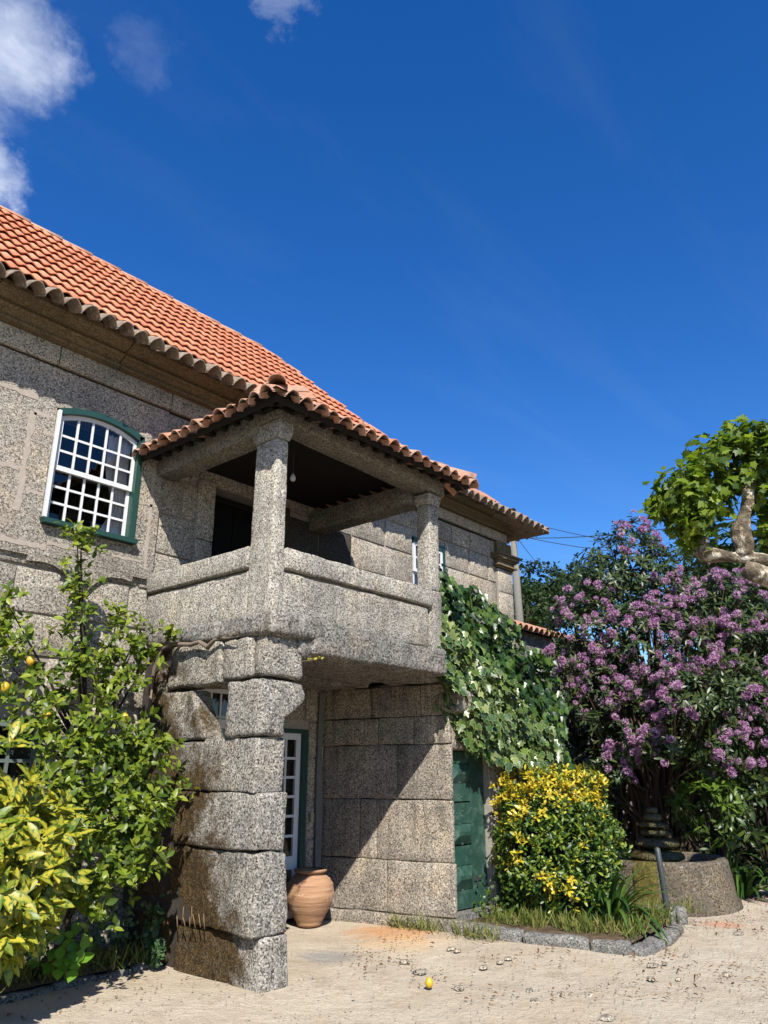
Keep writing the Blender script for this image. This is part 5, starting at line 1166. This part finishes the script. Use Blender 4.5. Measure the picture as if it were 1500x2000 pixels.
shrub('evergreen_shrub', [((1260, 1600, 16.5), (1.6, 1.2, 1.5)), ((1120, 1500, 16), (1.3, 1.2, 1.6)), ((1380, 1560, 17), (1.6, 1.3, 1.6)), ((1190, 1400, 16.2), (1.2, 1, 1.3))], 1000, leaf('lance', 1, .34, .1, .2), 'rhodo', (.17, .26), 'deep shaded evergreen mass behind the rhododendron and fountain', seed=5)
shrub('evergreen_shrub', [((1460, 1180, 22), (2.4, 2, 2.2)), ((1560, 1250, 21), (2.4, 2, 2.4)), ((1500, 1400, 20), (2.4, 2, 2.4))], 900, leaf('lance', 1, .4, .1, .2), 'far', (.25, .4), 'grey green shrubs filling the gap far behind the plane tree branch', seed=6)
# small weeds at the door foot
wd_ = empty('door_weeds', (3.5, .0, .1), label='small leafy weeds growing at the foot of the green door', cat='weed')
P = []; D = []; Nn = []; sc = []
for _ in range(420):
    x = RS.uniform(3.25, 4.1); y = RS.uniform(-.3, .25); z = .1 + abs(RS.normal()) * .14; P.append((x, y, z)); D.append(RS.normal(size=3) + np.array((-.2, -.3, .3))); Nn.append(np.array((-.4, -.8, .8)) + RS.normal(size=3) * .5); sc.append(RS.uniform(.03, .055))
foliage(wd_, leaf('ivy', 1, .5, .05, .1), P, D, Nn, sc, M['bamboo'], 200)

# ------------------------------------------------------------------ pollarded plane tree
pt = empty('plane_tree', (6.6, -4.05, 0), label='pollarded plane tree reaching in from the right with mottled knobbly limbs and fresh leaves', cat='tree')
def knobby(pts, rad, n=14, amp=.25, seed=0, fq=7):
    """limb with swellings"""
    P_ = [Vector(p) for p in pts]; fine = []; fr_ = []
    for i in range(len(P_) - 1):
        for j in range(6):
            t = j / 6; fine.append(P_[i].lerp(P_[i + 1], t)); fr_.append(rad[i] + (rad[i + 1] - rad[i]) * t)
    fine.append(P_[-1]); fr_.append(rad[-1]); 
    for _ in range(2):
        for i in range(1, len(fine) - 1): fine[i] = (fine[i - 1] + fine[i] * 2 + fine[i + 1]) / 4
    mb = MB(); mb.tube(fine, fr_, n); v2 = []
    m_ = len(fine)
    for k, q in enumerate(mb.v):
        i = min(k // n, m_ - 1); c = fine[i]; d = Vector(q) - c; s_ = 1 + amp * noise.noise(Vector(q) * fq + Vector((seed, 0, 0))) + amp * .5 * noise.noise(Vector(q) * fq * 2.7); v2.append(tuple(c + d * s_))
    mb.v = v2; return mb
knobby([(6.5, -4.0, 2.4), (6.2, -3.95, 3.1), (5.2, -3.65, 3.5), survey(1540, 1140, 9.0), survey(1455, 1112, 9.0)], [.24, .2, .15, .12, .10], 16, .12, 1, 4).build('branch', M['bark'], pt, True)
knobby([(6.6, -4.05, -.1), (6.55, -4.0, .6), (6.5, -4.0, 2.4)], [.34, .27, .24], 18, .1, 2, 3).build('trunk', M['bark'], pt, True)
knobby([(6.2, -3.95, 3.2), (5.2, -3.6, 3.7), survey(1500, 1092, 9.0), survey(1430, 1088, 9.0), survey(1382, 1084, 9.0), survey(1362, 1075, 9.0)], [.085, .07, .062, .06, .09, .075], 16, .2, 3).build('branch', M['bark'], pt, True, label='nearly level pale limb ending in a rough pollard knob')
knobby([survey(1372, 1085, 9.0), survey(1368, 1060, 9.0), survey(1378, 1030, 9.05), survey(1376, 1000, 9.05)], [.085, .08, .05, .03], 14, .25, 4, 9).build('branch', M['bark'], pt, True)
knobby([survey(1455, 1085, 9.0), survey(1452, 1055, 9.0), survey(1448, 1030, 9.0), survey(1456, 1000, 9.0), survey(1464, 960, 9.0), survey(1462, 915, 9.0), survey(1470, 880, 9.05)], [.085, .11, .10, .065, .07, .045, .03], 16, .28, 5, 8).build('branch', M['bark'], pt, True, label='upright knobbly stub with flaking bark')
plob = [((1370, 970, 9.0), (.42, .42, .42)), ((1340, 960, 8.9), (.40, .4, .32)), ((1310, 985, 8.9), (.3, .3, .22)), ((1410, 905, 9.0), (.42, .42, .36)), ((1460, 860, 9.05), (.36, .36, .22)), ((1480, 900, 9.2), (.4, .4, .35)), ((1520, 960, 9.2), (.4, .4, .4)), ((1500, 1040, 9.1), (.2, .25, .25)), ((1405, 1030, 9.1), (.22, .22, .16)), ((1350, 1020, 8.9), (.3, .3, .22)), ((1560, 880, 9.1), (.5, .5, .4)), ((1510, 1070, 9.2), (.15, .15, .1)), ((1360, 1060, 8.95), (.16, .16, .12))]
lobes = [(A3(survey(*p)), r_) for p, r_ in plob]
Pb, Db = blob_points(lobes, 1500, .75, 2.5, -.38, 12)
stub = sv(1464, 960, 9.0); Pb = np.array([p for p in Pb])
# keep the upright stub in view
scr = []
for p in Pb:
    d = Vector(p) - CAM; k = d.dot(_F); sx, sy = 750 + 1500 * d.dot(_R) / k, 1000 - 1500 * d.dot(_U) / k; scr.append(not (1430 < sx < 1480 and 985 < sy < 1085 and d.length < 9.6))
Pb, Db = Pb[scr], Db[scr]
P, D, Nn, sc = clusters(Pb, Db + np.array((0, 0, .2)), (1, 3), (.06, .135), (30, 100), up=-.05, drop=.15, jit=.04, back=.08)
foliage(pt, leaf('maple', 1, .5, .08, .2), P, D, Nn, sc, M['plane'], 300)
pm = MB(); hubs = [Vector(sv(1376, 1010, 9.05)), Vector(sv(1464, 930, 9.0)), Vector(sv(1462, 890, 9.0)), Vector(sv(1540, 1000, 9.1))]
for i in range(0, len(Pb), 12): t = Vector(Pb[i]); h = min(hubs, key=lambda q: (q - t).length); pm.tube([h, h.lerp(t, .5) + Vector((0, 0, .06)), t], [.009, .006, .003], 4, cap=False)
pm.build('twig', M['twig'], pt, True, kind='stuff')

# ------------------------------------------------------------------ beyond: outbuilding, pole, wires, trees
ob = empty('outbuilding', (9.5, 3.4, 0), label='low stone outbuilding with a mossy red tiled roof seen past the house corner', cat='building')
MB().box(8.3, 15, 3.0, 5.2, 0, 4.45).build('wall', granite('outbuilding_stone', (.27, .25, .23), stain=.5, grain=30), ob)
rf_ = link('roof', mesh('roof', [(8.2, 2.8, 4.42), (15.2, 2.8, 4.42), (15.2, 4.1, 4.92), (8.2, 4.1, 4.92), (8.2, 5.4, 4.42), (15.2, 5.4, 4.42)], [(0, 1, 2, 3), (3, 2, 5, 4)]), M['eave'], ob)
ob_t = eave_mesh('roof_tile', .21, .45, .05, 'ptile', seed=3)
for j in range(3):
    for i in range(32): place_tile(ob_t, 'roof_tile', (8.2 + .215 * i, 2.78 + .42 * j, 4.47 + .16 * j), (math.atan(.385) + random.uniform(-.06, .06), random.uniform(-.05, .05), random.uniform(-.06, .06)), rf_)
up_ = empty('utility_pole', A3(survey(1020, 1300, 24)) * np.array((1, 1, 0)), label='grey wooden utility pole rising behind the far corner of the house', cat='pole')
b_, t_ = survey(1016, 1230, 24), survey(1002, 1045, 24); MB().tube([Vector((b_.x, b_.y, -.2)), b_, t_], [.15, .13, .10], 10).build('shaft', M['bark_grey'], up_, True)
a_, b2 = survey(999, 1060, 24), survey(1000, 1075, 24); MB().tube([a_, b2], .05, 8).build('insulator', M['white'], up_)
wl = [((1003, 1050, 24), (1560, 990, 15), .2, 'topmost thin wire crossing the sky right of the house'), ((1003, 1013, 24), (1600, 1060, 30), .6, 'sagging wire running from the pole past the rhododendron top'), ((1003, 1044, 24), (1600, 1072, 22), .4, 'lowest of the long wires from the utility pole'), ((1003, 1040, 24), (1085, 1130, 60), .3, 'faint wire slanting down from the pole towards the far trees')]
for a, b, sag, lb in wl:
    a, b = survey(*a), survey(*b); pts = [a.lerp(b, i / 12) - Vector((0, 0, sag * 4 * (i / 12) * (1 - i / 12))) for i in range(13)]
    tag(MB().tube(pts, .012, 5).build('wire', M['iron']), lb, 'wire', 'overhead wires')
def far_tree(x, y, d, r, label, seed):
    c = survey(x, y, d); e = empty('far_tree', (c.x, c.y, 0), label=label, cat='tree', group='trees on the hill'); rs = np.random.RandomState(seed)
    lobes = [(A3(c) + rs.normal(size=3) * r * .45 * np.array((1, 1, .5)), (r * rs.uniform(.45, .7), r * rs.uniform(.45, .7), r * rs.uniform(.35, .55))) for _ in range(7)]
    Pb, Db = blob_points(lobes, 1100, .5, 1.2 / r * 2, -.25, seed); P, D, Nn, sc = clusters(Pb, Db, (3, 5), (.06 * r, .11 * r), (30, 100), jit=.03 * r, back=.05)
    foliage(e, leaf('small', 1, .7), P, D, Nn, sc, M['far'], 0, 'crown'); MB().tube([(c.x, c.y, -1), (c.x, c.y, c.z)], [.25, .12], 7).build('trunk', M['twig'], e)
for i, (x, y, d, r, lb) in enumerate([(1030, 1178, 42, 2.2, 'dark tree rising just right of the utility pole'), (1075, 1165, 45, 2.6, 'rounded dark tree between the pole and the rhododendron'), (1120, 1160, 50, 3.0, 'tree half hidden behind the left side of the rhododendron'), (1005, 1195, 48, 2.4, 'dark tree directly behind the utility pole'), (1465, 1165, 55, 4.2, 'grey green tree on the hillside below the plane tree limb'), (1520, 1190, 50, 4.0, 'tree on the hillside at the right edge'), (1400, 1185, 58, 4.0, 'tree on the hillside behind the rhododendron top')]): far_tree(x, y, d, r, lb, 20 + i)
Pf = []; 
for _ in range(9000):
    a = math.radians(RS.uniform(-36, 58)); d = RS.uniform(50, 120); j = (d - 45) / 13; z = -1 + max(0, j - 1) * 1.75 + abs(RS.normal()) * 1.6 + 2.0 * noise.noise(Vector((a * 9, d * .09, 0))); Pf.append((CAM.x + d * math.cos(a), CAM.y + d * math.sin(a), z))
n_ = len(Pf); link('woodland', leaves_mesh('woodland', leaf('small', 1, .8), np.array(Pf), frame(unit(n_), unit(n_)), RS.uniform(.7, 1.5, n_), M['far']), None, None, kind='stuff')

# ------------------------------------------------------------------ ground litter, grass, petals
def scatter(name, P, lf, ln, mat, flat=True, **k):
    n = len(P); P = np.array(P); D = unit(n) * np.array((1, 1, .15)) if flat else np.c_[RS.normal(size=(n, 2)) * .45, np.ones(n)]; Nn = np.c_[RS.normal(size=(n, 2)) * (.35 if flat else 1), np.ones(n) * (1 if flat else .1)]
    return link(name, leaves_mesh(name, lf, P, frame(D, Nn), RS.uniform(*ln, n), M[mat]), None, None, kind='stuff', **k)
P = []
while len(P) < 1300:
    x, y = RS.uniform(.5, 9), RS.uniform(-3.5, .6)
    if noise.noise(Vector((x * 1.1, y * 1.1, 4))) + RS.normal() * .12 - .06 * abs(y + 1.2) > -.12 + (.25 if x < 2 else 0): P.append((x, y, .012 + .01 * RS.rand()))
for _ in range(60): P.append((RS.uniform(-2, 0), RS.uniform(.6, 1.3), .012))
scatter('leaf_litter', P, leaf('oval', 1, .45, .3, .4), (.015, .05), 'litter')
P = [];
for _ in range(650):
    q = gpt(RS.uniform(1290, 1560), RS.uniform(1700, 1800) , 0)
    if (q - FC).length > 1.3 and RS.rand() < .9: P.append((q.x + RS.normal() * .1, q.y + RS.normal() * .1, .012))
scatter('fallen_petals', P, leaf('small', 1, .8, .2, .2), (.02, .035), 'mauve')
P = []
for _ in range(5200):
    x, y = RS.uniform(3.15, 5.3), RS.uniform(-1.58, .0)
    if x > 3.6 and y > -.95 and RS.rand() < .8: continue
    if noise.noise(Vector((x * 2.4, y * 2.4, 1))) > -.12: P.append((x, y, .09))
for _ in range(500):
    x, y = 2.85 + RS.normal() * .06, RS.uniform(-.6, 1.3)
    if noise.noise(Vector((x, y * 3, 7))) > .0: P.append((x - (.15 * max(0, y - .2)), y, .0))
for _ in range(500): P.append((RS.uniform(-1.6, -.1), 1.42 + RS.normal() * .1, .06))
scatter('grass', P, leaf('strap', 1, .06, .1, .35), (.08, .2), 'grass', False)
P = []
while len(P) < 260:
    x, y = RS.uniform(3.0, 6.5), RS.uniform(-2.1, -.9)
    if noise.noise(Vector((x * 3, y * 3, 11))) > .2: P.append((x, y, .0))
scatter('path_weeds', P, leaf('strap', 1, .09, .1, .35), (.02, .05), 'grass', False)
est = MB(); rq = random.Random(21)
for _ in range(46):                                             # flat stones trodden into the path
    x, y = rq.uniform(1.0, 6.0), rq.uniform(-2.6, -.1)
    if x > 2.7 and y > -1.95: continue
    r_ = rq.uniform(.03, .085); k = 7; n0 = len(est.v); ph = rq.uniform(0, 6)
    ring = [(x + r_ * rq.uniform(.7, 1.15) * math.cos(ph + 6.283 * i / k), y + r_ * rq.uniform(.5, .9) * math.sin(ph + 6.283 * i / k)) for i in range(k)]
    est.add([(a, b, -.012) for a, b in ring] + [(x + (a - x) * .8, y + (b - y) * .8, .005) for a, b in ring] + [(x, y, .007)], [(i, (i + 1) % k, (i + 1) % k + k, i + k) for i in range(k)] + [(i + k, (i + 1) % k + k, 2 * k) for i in range(k)])
tag(est.build('path_stones', granite('path_stone', (.52, .46, .37), stain=.15, grain=60), None, True), kind='stuff')
peb = MB(); 
for _ in range(3200):
    x, y = RS.uniform(-3, 8), RS.uniform(-4, .8); r_ = RS.uniform(.004, .011) * (1.6 if RS.rand() < .06 else 1)
    peb.add([(x + r_, y, 0), (x, y + r_, 0), (x - r_, y, 0), (x, y - r_, 0), (x + RS.normal() * .002, y, r_ * .9 + .004)], [(0, 1, 4), (1, 2, 4), (2, 3, 4), (3, 0, 4)])
tag(peb.build('gravel', plain('grit', (.36, .30, .23), .95, .1, .3, 4, 0)), kind='stuff')
